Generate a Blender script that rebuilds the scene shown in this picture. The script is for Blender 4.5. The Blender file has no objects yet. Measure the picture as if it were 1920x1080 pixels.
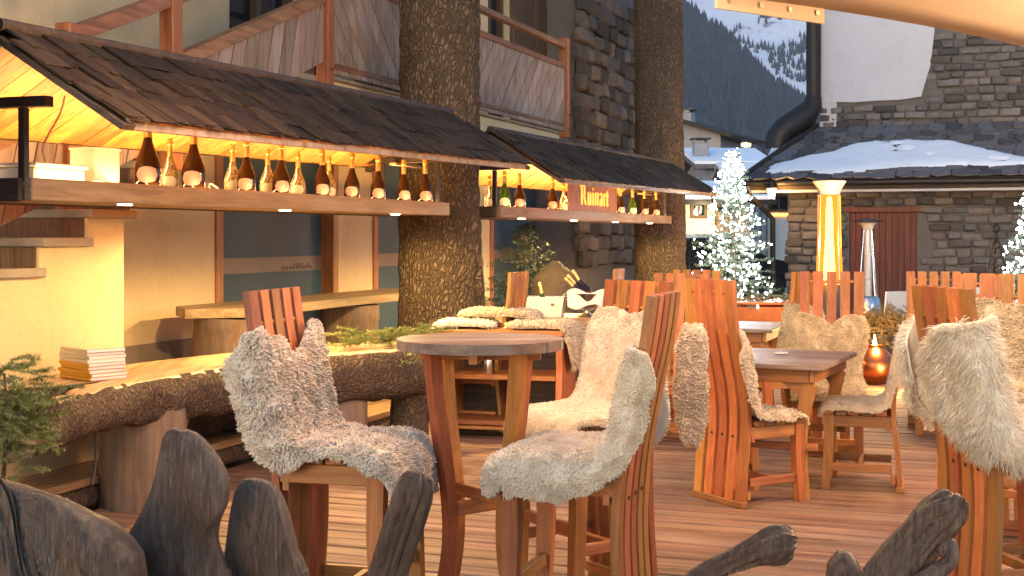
import bpy, bmesh, math, random
import numpy as np
from mathutils import Matrix, Vector, Euler
random.seed(7); RNG = np.random.default_rng(7)
SC = bpy.context.scene
COL = SC.collection
R = math.radians
# ------------------------------------------------------------------ camera
cam_d = bpy.data.cameras.new('camera'); cam = bpy.data.objects.new('camera', cam_d); COL.objects.link(cam)
EYE = 1.45; F = 2500.0; HOR = 441.0
cam.location = (0, 0, EYE); cam.rotation_euler = (R(90), 0, 0)
cam_d.sensor_width = 36; cam_d.lens = 36*F/1920; cam_d.shift_y = -(540-HOR)/1920
cam_d.clip_start = 0.05; cam_d.clip_end = 20000
SC.camera = cam
# ------------------------------------------------------------------ world, sun, exposure
wd = bpy.data.worlds.new('World'); SC.world = wd; wd.use_nodes = True
wn = wd.node_tree.nodes; wl = wd.node_tree.links
bg = wn['Background']; sky = wn.new('ShaderNodeTexSky'); sky.sky_type = 'NISHITA'; sky.sun_disc = False
SUN_EL, SUN_AZ = 6, -155.0
sky.sun_elevation = R(SUN_EL); sky.sun_rotation = R(SUN_AZ); sky.altitude = 1300
sky.air_density = 1.0; sky.dust_density = 2.5; sky.ozone_density = 2.5
wl.new(sky.outputs[0], bg.inputs[0]); bg.inputs[1].default_value = 0.15
sd = bpy.data.lights.new('sun', 'SUN'); so = bpy.data.objects.new('sun', sd); COL.objects.link(so)
sd.energy = 0.07; sd.angle = R(40); sd.color = (1.0, 0.80, 0.68)
so.rotation_euler = (R(90-SUN_EL), 0, R(-SUN_AZ-180))
SC.view_settings.view_transform = 'Standard'; SC.view_settings.look = 'None'
SC.view_settings.exposure = 2.0; SC.view_settings.gamma = 1.0
SC.cycles.use_denoising = True
SC.cycles.max_bounces = 6; SC.cycles.diffuse_bounces = 3; SC.cycles.glossy_bounces = 3
SC.cycles.transmission_bounces = 6; SC.cycles.volume_bounces = 0; SC.cycles.caustics_reflective = False; SC.cycles.caustics_refractive = False
SC.cycles.sample_clamp_indirect = 4.0; SC.cycles.sample_clamp_direct = 30
# ------------------------------------------------------------------ frames: huts, deck and chalet share one direction
TH = math.atan(890/2500.0); US = (math.sin(TH), math.cos(TH)); NT = (math.cos(TH), -math.sin(TH))
def W(s, t, z=0.0): return (US[0]*s+NT[0]*t, US[1]*s+NT[1]*t, z)
def s_at(px, t):
    r = (px-960)/F
    return -t*(NT[0]-r*NT[1])/(US[0]-r*US[1])
def z_at(py, s, t): return EYE+(HOR-py)/F*W(s, t)[1]
def zz(px, py, t): return z_at(py, s_at(px, t), t)
def X_at(px, Y): return (px-960)/F*Y
def Z_at(py, Y): return EYE+(HOR-py)/F*Y
# ------------------------------------------------------------------ noise
def _h(i, j, k, seed):
    n = (i*374761393 + j*668265263 + k*2147483647 + seed*1274126177) & 0xFFFFFFFF
    n = ((n ^ (n >> 13))*1274126177) & 0xFFFFFFFF
    n = n ^ (n >> 16)
    return (n & 0xFFFF)/65535.0
def vnoise(P, seed=0):
    P = np.asarray(P, float); I = np.floor(P).astype(np.int64); f = P-I; f = f*f*(3-2*f)
    o = 0
    for dx in (0, 1):
        for dy in (0, 1):
            for dz in (0, 1):
                w = (f[:, 0] if dx else 1-f[:, 0])*(f[:, 1] if dy else 1-f[:, 1])*(f[:, 2] if dz else 1-f[:, 2])
                o = o + w*_h(I[:, 0]+dx, I[:, 1]+dy, I[:, 2]+dz, seed)
    return o*2-1
def fbm(P, oct=4, seed=0):
    P = np.asarray(P, float); o = 0; a = 1.0
    for k in range(oct):
        o = o+a*vnoise(P*(2**k)+k*17.3, seed+k); a *= .5
    return o/1.9
# ------------------------------------------------------------------ mesh builder
class MB:
    def __init__(self): self.v = []; self.f = []
    def add(self, vs, fs, M=None):
        o = len(self.v)
        if M is not None: vs = [tuple(M @ Vector(v)) for v in vs]
        self.v += [tuple(v) for v in vs]; self.f += [tuple(i+o for i in f) for f in fs]
        return self
    def cbox(self, c, d, ch=.003, M=None):          # chamfered box
        hx, hy, hz = d[0]/2, d[1]/2, d[2]/2; ch = min(ch, hx*.45, hy*.45, hz*.45)
        vs = []; ix = {}
        for sx in (-1, 1):
            for sy in (-1, 1):
                for sz in (-1, 1):
                    for a in range(3):
                        e = [hx-ch, hy-ch, hz-ch]; e[a] += ch
                        ix[(sx, sy, sz, a)] = len(vs); vs.append((c[0]+sx*e[0], c[1]+sy*e[1], c[2]+sz*e[2]))
        fs = []
        for a in range(3):
            b, d_ = (a+1) % 3, (a+2) % 3
            for s in (-1, 1):
                q = []
                for (p, r_) in ((-1, -1), (1, -1), (1, 1), (-1, 1)):
                    k = [0, 0, 0]; k[a] = s; k[b] = p; k[d_] = r_; q.append(ix[(k[0], k[1], k[2], a)])
                fs.append(q if s > 0 else q[::-1])
        for a in range(3):
            b, d_ = (a+1) % 3, (a+2) % 3
            for p in (-1, 1):
                for r_ in (-1, 1):
                    k0 = [0, 0, 0]; k0[a] = -1; k0[b] = p; k0[d_] = r_; k1 = list(k0); k1[a] = 1
                    q = [ix[(*k0, b)], ix[(*k1, b)], ix[(*k1, d_)], ix[(*k0, d_)]]
                    fs.append(q if p*r_ > 0 else q[::-1])
        for sx in (-1, 1):
            for sy in (-1, 1):
                for sz in (-1, 1):
                    q = [ix[(sx, sy, sz, 0)], ix[(sx, sy, sz, 1)], ix[(sx, sy, sz, 2)]]
                    fs.append(q if sx*sy*sz > 0 else q[::-1])
        return self.add(vs, fs, M)
    def box(self, x0, x1, y0, y1, z0, z1, ch=.003, M=None):
        return self.cbox(((x0+x1)/2, (y0+y1)/2, (z0+z1)/2), (abs(x1-x0), abs(y1-y0), abs(z1-z0)), ch, M)
    def bar(self, p0, p1, w, h, up=(0, 0, 1), ch=.003):
        p0, p1 = Vector(p0), Vector(p1); d = p1-p0; L = d.length; x = d.normalized(); u = Vector(up)
        y = u.cross(x); y = y.normalized() if y.length > 1e-6 else Vector((0, 1, 0)); z = x.cross(y)
        M = Matrix(((x.x, y.x, z.x, p0.x), (x.y, y.y, z.y, p0.y), (x.z, y.z, z.z, p0.z), (0, 0, 0, 1)))
        return self.cbox((L/2, 0, 0), (L, w, h), ch, M)
    def tube(self, pts, rad, n=10, cap=True, sq=None, up=(0, 0, 1)):
        pts = [Vector(p) for p in pts]; N = len(pts)
        if not hasattr(rad, '__len__'): rad = [rad]*N
        vs = []; ref = None
        for i, p in enumerate(pts):
            d = (pts[min(i+1, N-1)]-pts[max(i-1, 0)]).normalized()
            if ref is None:
                ref = Vector(up) if abs(d.dot(Vector(up))) < .95 else Vector((1, 0, 0))
            a = (ref-d*ref.dot(d)).normalized(); b = d.cross(a); ref = a
            ra, rb = (rad[i], rad[i]) if not hasattr(rad[i], '__len__') else rad[i]
            for k in range(n):
                t = 2*math.pi*k/n
                vs.append(p+a*(math.cos(t)*ra)+b*(math.sin(t)*rb))
        fs = [(i*n+k, i*n+(k+1) % n, (i+1)*n+(k+1) % n, (i+1)*n+k) for i in range(N-1) for k in range(n)]
        if cap: fs += [tuple(range(n-1, -1, -1)), tuple((N-1)*n+k for k in range(n))]
        return self.add(vs, fs)
    def lathe(self, prof, n=16, c=(0, 0, 0)):
        vs = []; 
        for r, z in prof:
            for k in range(n):
                t = 2*math.pi*k/n; vs.append((c[0]+r*math.cos(t), c[1]+r*math.sin(t), c[2]+z))
        N = len(prof)
        fs = [(i*n+k, i*n+(k+1) % n, (i+1)*n+(k+1) % n, (i+1)*n+k) for i in range(N-1) for k in range(n)]
        fs += [tuple(range(n-1, -1, -1)), tuple((N-1)*n+k for k in range(n))]
        return self.add(vs, fs)
    def prism(self, poly, a0, a1, ax=1):            # poly in the two other axes
        n = len(poly)
        def P(u, w, a):
            q = [u, w]; q.insert(ax, a); return tuple(q)
        vs = [P(u, w, a0) for u, w in poly]+[P(u, w, a1) for u, w in poly]
        fs = [tuple(range(n)), tuple(range(2*n-1, n-1, -1))]+[(i, i+n, (i+1) % n+n, (i+1) % n) for i in range(n)]
        return self.add(vs, fs)
    def strip(self, path, y0, y1, th):              # board swept along a path in the xz plane
        N = len(path); vs = []
        if not hasattr(th, '__len__'): th = [th]*N
        for i, (x, z) in enumerate(path):
            a = path[max(i-1, 0)]; b = path[min(i+1, N-1)]
            dx, dz = b[0]-a[0], b[1]-a[1]; L = math.hypot(dx, dz); nx, nz = dz/L, -dx/L
            h = th[i]/2
            vs += [(x+nx*h, y0, z+nz*h), (x+nx*h, y1, z+nz*h), (x-nx*h, y1, z-nz*h), (x-nx*h, y0, z-nz*h)]
        fs = [(i*4+k, i*4+(k+1) % 4, i*4+4+(k+1) % 4, i*4+4+k) for i in range(N-1) for k in range(4)]
        fs += [(3, 2, 1, 0), tuple((N-1)*4+k for k in range(4))]
        return self.add(vs, fs)
    def mesh(self, name, mat, smooth=None, fix=True):
        me = bpy.data.meshes.new(name); me.from_pydata(self.v, [], self.f)
        if fix:
            b = bmesh.new(); b.from_mesh(me); bmesh.ops.recalc_face_normals(b, faces=b.faces); b.to_mesh(me); b.free()
        if mat is not None: me.materials.append(mat)
        if smooth is not None:
            me.polygons.foreach_set('use_smooth', [True]*len(me.polygons)); me.set_sharp_from_angle(angle=R(smooth))
        me.update(); return me
def np_mesh(name, V, Fq, mat, smooth=None):
    me = bpy.data.meshes.new(name); V = np.asarray(V, np.float32); Fq = np.asarray(Fq, np.int32); k = Fq.shape[1]
    me.vertices.add(len(V)); me.vertices.foreach_set('co', V.ravel())
    me.loops.add(Fq.size); me.loops.foreach_set('vertex_index', Fq.ravel())
    me.polygons.add(len(Fq)); me.polygons.foreach_set('loop_start', np.arange(0, Fq.size, k, dtype=np.int32))
    me.update(calc_edges=True); me.validate()
    if mat is not None: me.materials.append(mat)
    if smooth is not None:
        me.polygons.foreach_set('use_smooth', [True]*len(me.polygons))
        if smooth < 180: me.set_sharp_from_angle(angle=R(smooth))
    return me
def link(o, parent=None):
    COL.objects.link(o)
    if parent is not None: o.parent = parent
    return o
def obj(name, mb, mat, parent=None, smooth=None, loc=None):
    me = mb.mesh(name, mat, smooth) if isinstance(mb, MB) else mb
    o = bpy.data.objects.new(name, me); link(o, parent)
    if loc is not None: o.location = loc
    return o
def inst(name, me, parent=None, loc=(0, 0, 0), rot=(0, 0, 0), sc=(1, 1, 1)):
    o = bpy.data.objects.new(name, me); link(o, parent); o.location = loc; o.rotation_euler = rot; o.scale = sc; return o
def tag(o, label, cat, group=None, kind=None):
    if label: o['label'] = label
    if cat: o['category'] = cat
    if group: o['group'] = group
    if kind: o['kind'] = kind
    return o
def thing(name, label, cat, loc=(0, 0, 0), rz=0.0, group=None):
    o = bpy.data.objects.new(name, None); COL.objects.link(o); o.empty_display_size = .1
    o.location = loc; o.rotation_euler = (0, 0, rz); return tag(o, label, cat, group)
class FR:                                            # a thing laid out in the hut frame (t, s, z)
    def __init__(self, name, label, cat, s, t, z=0.0, group=None, kind=None):
        self.o = thing(name, label, cat, W(s, t, z), -TH, group); self.s, self.t, self.z = s, t, z
        if kind: self.o['kind'] = kind
    def part(self, name, mb, mat, parent=None, smooth=None):
        mb.v = [(v[0]-self.t, v[1]-self.s, v[2]-self.z) for v in mb.v]
        return obj(name, mb, mat, parent or self.o, smooth)
    def inst(self, name, me, t, s, z, rot=(0, 0, 0), sc=(1, 1, 1), parent=None):
        return inst(name, me, parent or self.o, (t-self.t, s-self.s, z-self.z), rot, sc)
def copy_tree(o, parent=None):
    c = o.copy(); COL.objects.link(c); c.parent = parent
    for ch in list(o.children): copy_tree(ch, c)
    return c
def catmull(pts, n):
    P = np.array(pts, float); P = np.vstack([2*P[0]-P[1], P, 2*P[-1]-P[-2]]); out = []
    m = len(P)-3
    for q in np.linspace(0, m-1e-6, n):
        i = int(q); u = q-i; a, b, c, d = P[i:i+4]
        out.append(.5*((2*b)+(-a+c)*u+(2*a-5*b+4*c-d)*u*u+(-a+3*b-3*c+d)*u**3))
    return np.array(out)
# ------------------------------------------------------------------ materials
def nm(name):
    m = bpy.data.materials.new(name); m.use_nodes = True; nt = m.node_tree
    return m, nt, nt.nodes, nt.links, nt.nodes['Principled BSDF']
def coords(nt, rnd=True):
    n, l = nt.nodes, nt.links
    tc = n.new('ShaderNodeTexCoord')
    if not rnd: return tc.outputs['Object']
    oi = n.new('ShaderNodeObjectInfo'); mu = n.new('ShaderNodeMath'); mu.operation = 'MULTIPLY'; mu.inputs[1].default_value = 61.0
    l.new(oi.outputs['Random'], mu.inputs[0]); ad = n.new('ShaderNodeVectorMath'); ad.operation = 'ADD'
    l.new(tc.outputs['Object'], ad.inputs[0]); l.new(mu.outputs[0], ad.inputs[1]); return ad.outputs[0]
def noise(nt, vec, sc, det=4, rough=.55, dist=0.0):
    t = nt.nodes.new('ShaderNodeTexNoise'); t.inputs['Scale'].default_value = sc; t.inputs['Detail'].default_value = det
    t.inputs['Roughness'].default_value = rough; t.inputs['Distortion'].default_value = dist
    nt.links.new(vec, t.inputs['Vector']); return t.outputs['Fac']
def ramp(nt, fac, stops):
    r = nt.nodes.new('ShaderNodeValToRGB'); e = r.color_ramp.elements
    while len(e) < len(stops): e.new(.5)
    for i, (p, c) in enumerate(stops): e[i].position = p; e[i].color = (*c, 1)
    nt.links.new(fac, r.inputs[0]); return r.outputs[0]
def mapping(nt, vec, sc):
    m = nt.nodes.new('ShaderNodeMapping'); m.inputs['Scale'].default_value = sc; nt.links.new(vec, m.inputs['Vector']); return m.outputs[0]
def mixc(nt, fac, a, b, mode='MIX'):
    m = nt.nodes.new('ShaderNodeMix'); m.data_type = 'RGBA'; m.blend_type = mode
    if isinstance(fac, (int, float)): m.inputs[0].default_value = fac
    else: nt.links.new(fac, m.inputs[0])
    for i, x in ((6, a), (7, b)):
        if isinstance(x, tuple): m.inputs[i].default_value = (*x, 1)
        else: nt.links.new(x, m.inputs[i])
    return m.outputs[2]
def bump(nt, bs, h, st, dist=.01):
    b = nt.nodes.new('ShaderNodeBump'); b.inputs['Strength'].default_value = st; b.inputs['Distance'].default_value = dist
    nt.links.new(h, b.inputs['Height']); nt.links.new(b.outputs[0], bs.inputs['Normal'])
def vary(nt, col, var, hue=.0):
    oi = nt.nodes.new('ShaderNodeObjectInfo'); mr = nt.nodes.new('ShaderNodeMapRange')
    mr.inputs[3].default_value = 1-var; mr.inputs[4].default_value = 1+var; nt.links.new(oi.outputs['Random'], mr.inputs[0])
    h = nt.nodes.new('ShaderNodeHueSaturation'); nt.links.new(mr.outputs[0], h.inputs['Value']); nt.links.new(col, h.inputs['Color'])
    if hue:
        ml = nt.nodes.new('ShaderNodeMath'); ml.operation = 'MULTIPLY'; ml.inputs[1].default_value = 7.31
        fr = nt.nodes.new('ShaderNodeMath'); fr.operation = 'FRACT'; m2 = nt.nodes.new('ShaderNodeMapRange')
        m2.inputs[3].default_value = .5-hue; m2.inputs[4].default_value = .5+hue
        nt.links.new(oi.outputs['Random'], ml.inputs[0]); nt.links.new(ml.outputs[0], fr.inputs[0]); nt.links.new(fr.outputs[0], m2.inputs[0])
        nt.links.new(m2.outputs[0], h.inputs['Hue'])
    return h.outputs[0]
def wood(name, dark, light, ax='x', sc=1.0, rough=.6, bs_=.35, var=.2, hue=.012, grey=None, spec=.35):
    m, nt, n, l, b = nm(name); v = coords(nt)
    k = {'x': (.9, 13, 13), 'y': (13, .9, 13), 'z': (13, 13, .9)}[ax]
    vec = mapping(nt, v, tuple(q*sc for q in k))
    g = noise(nt, vec, 1.6, 7, .62, .9); f = noise(nt, vec, 6.0, 4, .6, .3)
    c = ramp(nt, g, [(.28, dark), (.5, tuple((a*.45+d*.55) for a, d in zip(light, dark))), (.72, light)])
    c = mixc(nt, .35, c, ramp(nt, f, [(.3, (.45, .42, .4)), (.65, (1.1, 1.1, 1.1))]), 'MULTIPLY')
    p = noise(nt, v, 2.2*sc, 5, .6)
    c = mixc(nt, .55, c, ramp(nt, p, [(.3, (.62, .6, .58)), (.7, (1.15, 1.12, 1.1))]), 'MULTIPLY')
    if grey is not None:
        w = noise(nt, mapping(nt, v, tuple(q*sc*.35 for q in k)), 2.0, 5, .6)
        c = mixc(nt, ramp(nt, w, [(.42, (0, 0, 0)), (.66, (1, 1, 1))]), c, grey)
    l.new(vary(nt, c, var, hue), b.inputs['Base Color'])
    b.inputs['Roughness'].default_value = rough; b.inputs['Specular IOR Level'].default_value = spec
    bump(nt, b, f, bs_, .004); return m
def plain(name, col, rough=.5, metal=0.0, var=.25, sc=6.0, bst=.1, col2=None, spec=.5, rnd=True, bd=.005):
    m, nt, n, l, b = nm(name); v = coords(nt, rnd); f = noise(nt, v, sc, 6, .6)
    c2 = col2 or tuple(q*(1-var) for q in col)
    l.new(ramp(nt, f, [(.3, c2), (.68, col)]), b.inputs['Base Color'])
    b.inputs['Roughness'].default_value = rough; b.inputs['Metallic'].default_value = metal; b.inputs['Specular IOR Level'].default_value = spec
    if bst: bump(nt, b, noise(nt, v, sc*6, 5, .65), bst, bd)
    return m
def emis(name, col, st, samp=False):
    m, nt, n, l, b = nm(name); b.inputs['Base Color'].default_value = (*col, 1); b.inputs['Emission Color'].default_value = (*col, 1)
    b.inputs['Emission Strength'].default_value = st
    if not samp: m.cycles.emission_sampling = 'NONE'
    return m
def lamp(name, kind, loc, watt, col, size=.1, rot=None, parent=None, spot=None, blend=.6, sy=None):
    d = bpy.data.lights.new(name, kind); d.energy = watt; d.color = col
    if kind == 'AREA':
        d.size = size
        if sy: d.shape = 'RECTANGLE'; d.size_y = sy
    else: d.shadow_soft_size = size
    if kind == 'SPOT': d.spot_size = R(spot or 120); d.spot_blend = blend
    o = bpy.data.objects.new(name, d); link(o, parent); o.location = loc
    if rot: o.rotation_euler = rot
    return o
WARM = (1.0, .54, .16); WARM2 = (1.0, .52, .17)
M = {}
M['larch'] = wood('larch', (.30, .098, .028), (.52, .205, .064), 'z', sc=1.7, rough=.5, var=.32, hue=.018)
M['larch_y'] = wood('larch_y', (.28, .10, .032), (.48, .205, .07), 'y', rough=.5)
M['larch_x'] = wood('larch_x', (.28, .10, .032), (.48, .205, .07), 'x', rough=.5)
M['table_top'] = wood('table_top', (.13, .085, .06), (.36, .25, .18), 'x', rough=.42, grey=(.27, .23, .2), var=.16)
M['deck'] = wood('deck', (.13, .066, .042), (.34, .195, .125), 'x', sc=1.3, rough=.68, grey=(.30, .20, .145), var=.16, bs_=.5)
M['platform'] = wood('platform', (.16, .10, .05), (.42, .28, .15), 'y', sc=.8, rough=.55, var=.2)
M['grey_board'] = wood('grey_board', (.19, .12, .085), (.43, .30, .22), 'z', sc=.8, rough=.75, var=.2, grey=(.36, .28, .235))
M['rail'] = wood('rail', (.14, .06, .03), (.40, .20, .10), 'y', sc=.8, rough=.6)
M['shelf'] = wood('shelf', (.20, .11, .06), (.50, .33, .20), 'y', sc=.7, rough=.7, var=.1, grey=(.40, .30, .22))
M['ceil'] = wood('ceil', (.22, .075, .018), (.60, .26, .065), 'x', sc=.6, rough=.55, var=.25)
M['frame'] = wood('frame', (.26, .09, .03), (.50, .21, .08), 'z', rough=.5, var=.1)
M['shutter'] = wood('shutter', (.07, .035, .018), (.20, .11, .06), 'z', rough=.6)
M['shingle'] = wood('shingle', (.018, .011, .006), (.075, .046, .027), 'x', sc=1.2, rough=.8, var=.45, bs_=.9, spec=.2)
M['dark_wood'] = wood('dark_wood', (.03, .02, .014), (.11, .075, .05), 'x', rough=.7)
M['slab'] = wood('slab', (.26, .16, .08), (.62, .44, .26), 'y', sc=.6, rough=.5, var=.1)
M['stump'] = wood('stump', (.11, .07, .045), (.33, .22, .14), 'z', sc=.8, rough=.75, var=.1, bs_=.8, grey=(.22, .175, .14))
M['red_door'] = wood('red_door', (.12, .035, .022), (.25, .075, .045), 'z', rough=.6, var=.1)
M['dark_metal'] = plain('dark_metal', (.035, .028, .024), .5, .4, sc=20)
M['iron'] = plain('iron', (.045, .04, .04), .55, .6, sc=30)
M['steel'] = plain('steel', (.65, .62, .58), .25, 1.0, var=.1)
M['copper'] = plain('copper', (.50, .17, .07), .32, 1.0, var=.5, sc=3)
M['white_plastic'] = plain('white_plastic', (.74, .72, .68), .4, var=.08)
M['cream_plastic'] = plain('cream_plastic', (.62, .58, .48), .5, var=.12)
M['cable'] = plain('cable', (.75, .66, .5), .5, bst=0)
M['black_cable'] = plain('black_cable', (.03, .028, .025), .5, bst=0)
M['black_plastic'] = plain('black_plastic', (.025, .023, .022), .45)
M['paper'] = plain('paper', (.80, .74, .72), .6, var=.08)
M['paper_y'] = plain('paper_y', (.60, .27, .012), .45, var=.1)
M['snow'] = plain('snow', (.86, .87, .90), .8, var=.05, sc=3, bst=.3, bd=.03)
M['canopy'] = plain('canopy', (.72, .60, .46), .8, var=.05, sc=2, bst=.15)
M['linen'] = plain('linen', (.80, .74, .66), .8, var=.06, sc=9)
M['glassy'] = None
def plaster(name, col, stain, sc=1.4, bst=.25):
    m, nt, n, l, b = nm(name); v = coords(nt, False)
    c = mixc(nt, ramp(nt, noise(nt, v, sc, 7, .65), [(.45, (0, 0, 0)), (.75, (1, 1, 1))]), col, stain)
    c = mixc(nt, .5, c, ramp(nt, noise(nt, v, 30, 4), [(.3, (.86, .86, .86)), (.7, (1.06, 1.06, 1.06))]), 'MULTIPLY')
    l.new(c, b.inputs['Base Color']); b.inputs['Roughness'].default_value = .9; b.inputs['Specular IOR Level'].default_value = .15
    bump(nt, b, noise(nt, v, 45, 6, .7), bst, .006); return m
M['plaster'] = plaster('plaster', (.68, .53, .31), (.56, .42, .24))
M['plaster_white'] = plaster('plaster_white', (.60, .575, .59), (.52, .50, .52), 1.0)
M['plaster_grey'] = plaster('plaster_grey', (.34, .32, .33), (.22, .21, .22), .9)
M['plaster_cream'] = plaster('plaster_cream', (.66, .60, .46), (.56, .5, .38), .9)
M['skirting'] = plaster('skirting', (.26, .20, .15), (.2, .15, .11))
M['concrete'] = plaster('concrete', (.34, .29, .23), (.24, .2, .16), 3)
def barkmat(name, a, bcol, ccol, k=1.0, st=1.0, mx=.92):
    m, nt, n, l, b = nm(name); v = coords(nt, False)
    w = noise(nt, v, 5*k, 4, .6); ad = nt.nodes.new('ShaderNodeVectorMath'); ad.operation = 'MULTIPLY_ADD'
    l.new(w, ad.inputs[0]); ad.inputs[1].default_value = (.18/k, .18/k, .25/k); l.new(v, ad.inputs[2])
    vo = nt.nodes.new('ShaderNodeTexVoronoi'); vo.feature = 'DISTANCE_TO_EDGE'; vo.inputs['Scale'].default_value = 1.0
    l.new(mapping(nt, ad.outputs[0], (34*k, 34*k, 14*k)), vo.inputs['Vector'])
    f = noise(nt, v, 34*k, 6, .7)
    h = nt.nodes.new('ShaderNodeMath'); h.operation = 'MULTIPLY_ADD'; l.new(f, h.inputs[0]); h.inputs[1].default_value = .45
    r = ramp(nt, vo.outputs['Distance'], [(.0, (0, 0, 0)), (.28, (1, 1, 1))]); l.new(r, h.inputs[2])
    c = mixc(nt, mx, mixc(nt, f, bcol, ccol), mixc(nt, r, a, mixc(nt, f, bcol, ccol)))
    p = noise(nt, v, 1.8*k, 5, .6)
    c = mixc(nt, .6, c, ramp(nt, p, [(.3, (.55, .52, .5)), (.7, (1.2, 1.15, 1.1))]), 'MULTIPLY')
    l.new(c, b.inputs['Base Color']); b.inputs['Roughness'].default_value = .9; b.inputs['Specular IOR Level'].default_value = .15
    bump(nt, b, h.outputs[0], st, .02/k); return m
M['bark'] = barkmat('bark', (.05, .034, .022), (.14, .098, .06), (.27, .20, .135), 1.0, 1.0, .72)
M['log_bark'] = barkmat('log_bark', (.062, .042, .03), (.10, .068, .048), (.23, .165, .12), 1.25, .9, .55)
def stonemat(name, cols, var=.35):
    m, nt, n, l, b = nm(name); v = coords(nt)
    oi = nt.nodes.new('ShaderNodeObjectInfo')
    c = ramp(nt, oi.outputs['Random'], [(i/(len(cols)-1), q) for i, q in enumerate(cols)])
    c = mixc(nt, .7, c, ramp(nt, noise(nt, v, 9, 6, .65), [(.3, (.55, .55, .55)), (.7, (1.2, 1.2, 1.2))]), 'MULTIPLY')
    l.new(vary(nt, c, var), b.inputs['Base Color']); b.inputs['Roughness'].default_value = .9; b.inputs['Specular IOR Level'].default_value = .2
    bump(nt, b, noise(nt, v, 26, 6, .7), .8, .012); return m
M['stone'] = stonemat('stone', [(.12, .105, .10), (.165, .14, .12), (.145, .13, .125), (.19, .16, .14), (.13, .11, .10)])
M['stone_dark'] = stonemat('stone_dark', [(.085, .075, .065), (.13, .105, .08), (.10, .088, .078), (.155, .125, .095)])
M['slate'] = stonemat('slate', [(.11, .10, .105), (.17, .15, .145), (.13, .12, .13)], .3)
M['mortar'] = plaster('mortar', (.155, .135, .12), (.115, .10, .09), 4, .6)
def glassmat(name, col, rough=.12, spec=.5):
    m, nt, n, l, b = nm(name); b.inputs['Base Color'].default_value = (*col, 1); b.inputs['Roughness'].default_value = rough
    b.inputs['Specular IOR Level'].default_value = spec; return m
M['blue_pane'] = plain('blue_pane', (.050, .092, .125), .5, var=.2, sc=3, bst=0, spec=.15)
M['dark_pane'] = glassmat('dark_pane', (.015, .018, .025), .06)
M['band'] = plain('band', (.17, .12, .09), .5, var=.15, bst=0)
M['ink'] = plain('ink', (.06, .03, .015), .5, bst=0)
# ---------------------------------------------------------------- ground
mb = MB(); mb.add([(-6000, -300, -.06), (6000, -300, -.06), (6000, 6000, -.06), (-6000, 6000, -.06)], [(0, 1, 2, 3)])
M['ground'] = plaster('ground', (.20, .185, .175), (.12, .11, .105), .8, .5)
tag(obj('ground', mb, M['ground']), 'grey paved square around and behind the wooden terrace', 'ground', kind='structure')
# ---------------------------------------------------------------- deck of loose planks
DK = FR('deck', 'reddish brown plank deck under the tables and chairs', 'deck', 8, 0, 0, kind='structure')
PM = [(L, MB().cbox((0, 0, -.015), (L, .1275, .03), .005).mesh('plank', M['deck'])) for L in (4.3, 5.1, 5.9)]
pitch = .147; random.seed(21)
for i in range(100):
    s = 1.7+i*pitch; x = -4.09 if s > 7.6 else -4.44
    for j in range(2):
        L, me = PM[(i*2+j+(i//3)) % 3] if j == 0 else PM[(i+1) % 3]
        DK.inst('plank', me, x+L/2, s, random.uniform(-.002, .002), rot=(random.uniform(-.008, .008), 0, random.uniform(-.0006, .0006)))
        x += L+.004
PL = FR('raised_platform', 'raised wooden step along the chalet wall under the bottle bar', 'platform', 8, -4.6, 0, kind='structure')
random.seed(3)
for (s0, s1, te0) in ((4.3, 7.62, -4.46), (7.625, 11.2, -4.115), (11.205, 15.0, -4.115), (15.005, 19, -4.115)):
    for j in range(7):
        t0 = te0-j*.262
        if t0 > -6.0: PL.part('board', MB().box(t0-.254, t0, s0, s1, .125, .17, .006), M['platform'])
for (s0, s1, te0) in ((4.3, 7.6, -4.50), (7.6, 19, -4.16)):
    m_ = MB(); k_ = int((s1-s0)/.3)                 # rough waney beam along the step
    m_.tube([(te0+.015*math.sin(k*1.7), s0+(s1-s0)*k/k_, .062) for k in range(k_+1)], [(.062+.01*math.sin(k*2.3), .045) for k in range(k_+1)], 10)
    PL.part('edge_beam', m_, M['log_bark'], smooth=60)
m_ = MB()
for i in range(16):
    for j in range(5): m_.box(-4.48-.05*j-.045, -4.48-.05*j, 5.6+.09*i, 5.6+.09*i+.085, .172, .177, .001)
g_ = PL.part('grating', m_, M['steel']); g_['kind'] = 'stuff'
# ---------------------------------------------------------------- mountains
def terrain(name, x0, x1, nx, y0, y1, ny, hf, mat):
    xs = np.linspace(x0, x1, nx); ys = np.linspace(y0, y1, ny); X, Y = np.meshgrid(xs, ys)
    V = np.stack([X.ravel(), Y.ravel(), hf(X.ravel(), Y.ravel())], 1)
    q = np.arange(nx*ny).reshape(ny, nx); Fq = np.stack([q[:-1, :-1], q[:-1, 1:], q[1:, 1:], q[1:, :-1]], -1).reshape(-1, 4)
    o = bpy.data.objects.new(name, np_mesh(name, V, Fq, mat, 180)); COL.objects.link(o); return o
def ridge_h(X, Y):                                   # forested shoulder: falls to the right, rises with distance
    k = (Y-500)/700.0
    crest = Y/F*(HOR-np.interp(960+F*X/np.maximum(Y, 1), [700, 1285, 1345, 1400, 1450, 1505, 1560, 1700, 2300], [-260, 15, 62, 108, 150, 188, 222, 300, 410]))
    z = np.clip(k, 0, 1)**.8*crest*1.0+fbm(np.stack([X/60, Y/60, X*0], 1), 4, 3)*9*np.clip(k, 0, 1)
    return z-2*(1-np.clip(k*4, 0, 1))
m, nt, n, l, b = nm('forest_floor'); v = coords(nt, False)
c = ramp(nt, noise(nt, v, .05, 6, .7), [(.35, (.022, .028, .03)), (.62, (.05, .055, .055)), (.8, (.2, .2, .22))]); l.new(c, b.inputs['Base Color']); b.inputs['Roughness'].default_value = 1
M['forest_floor'] = m
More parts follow.
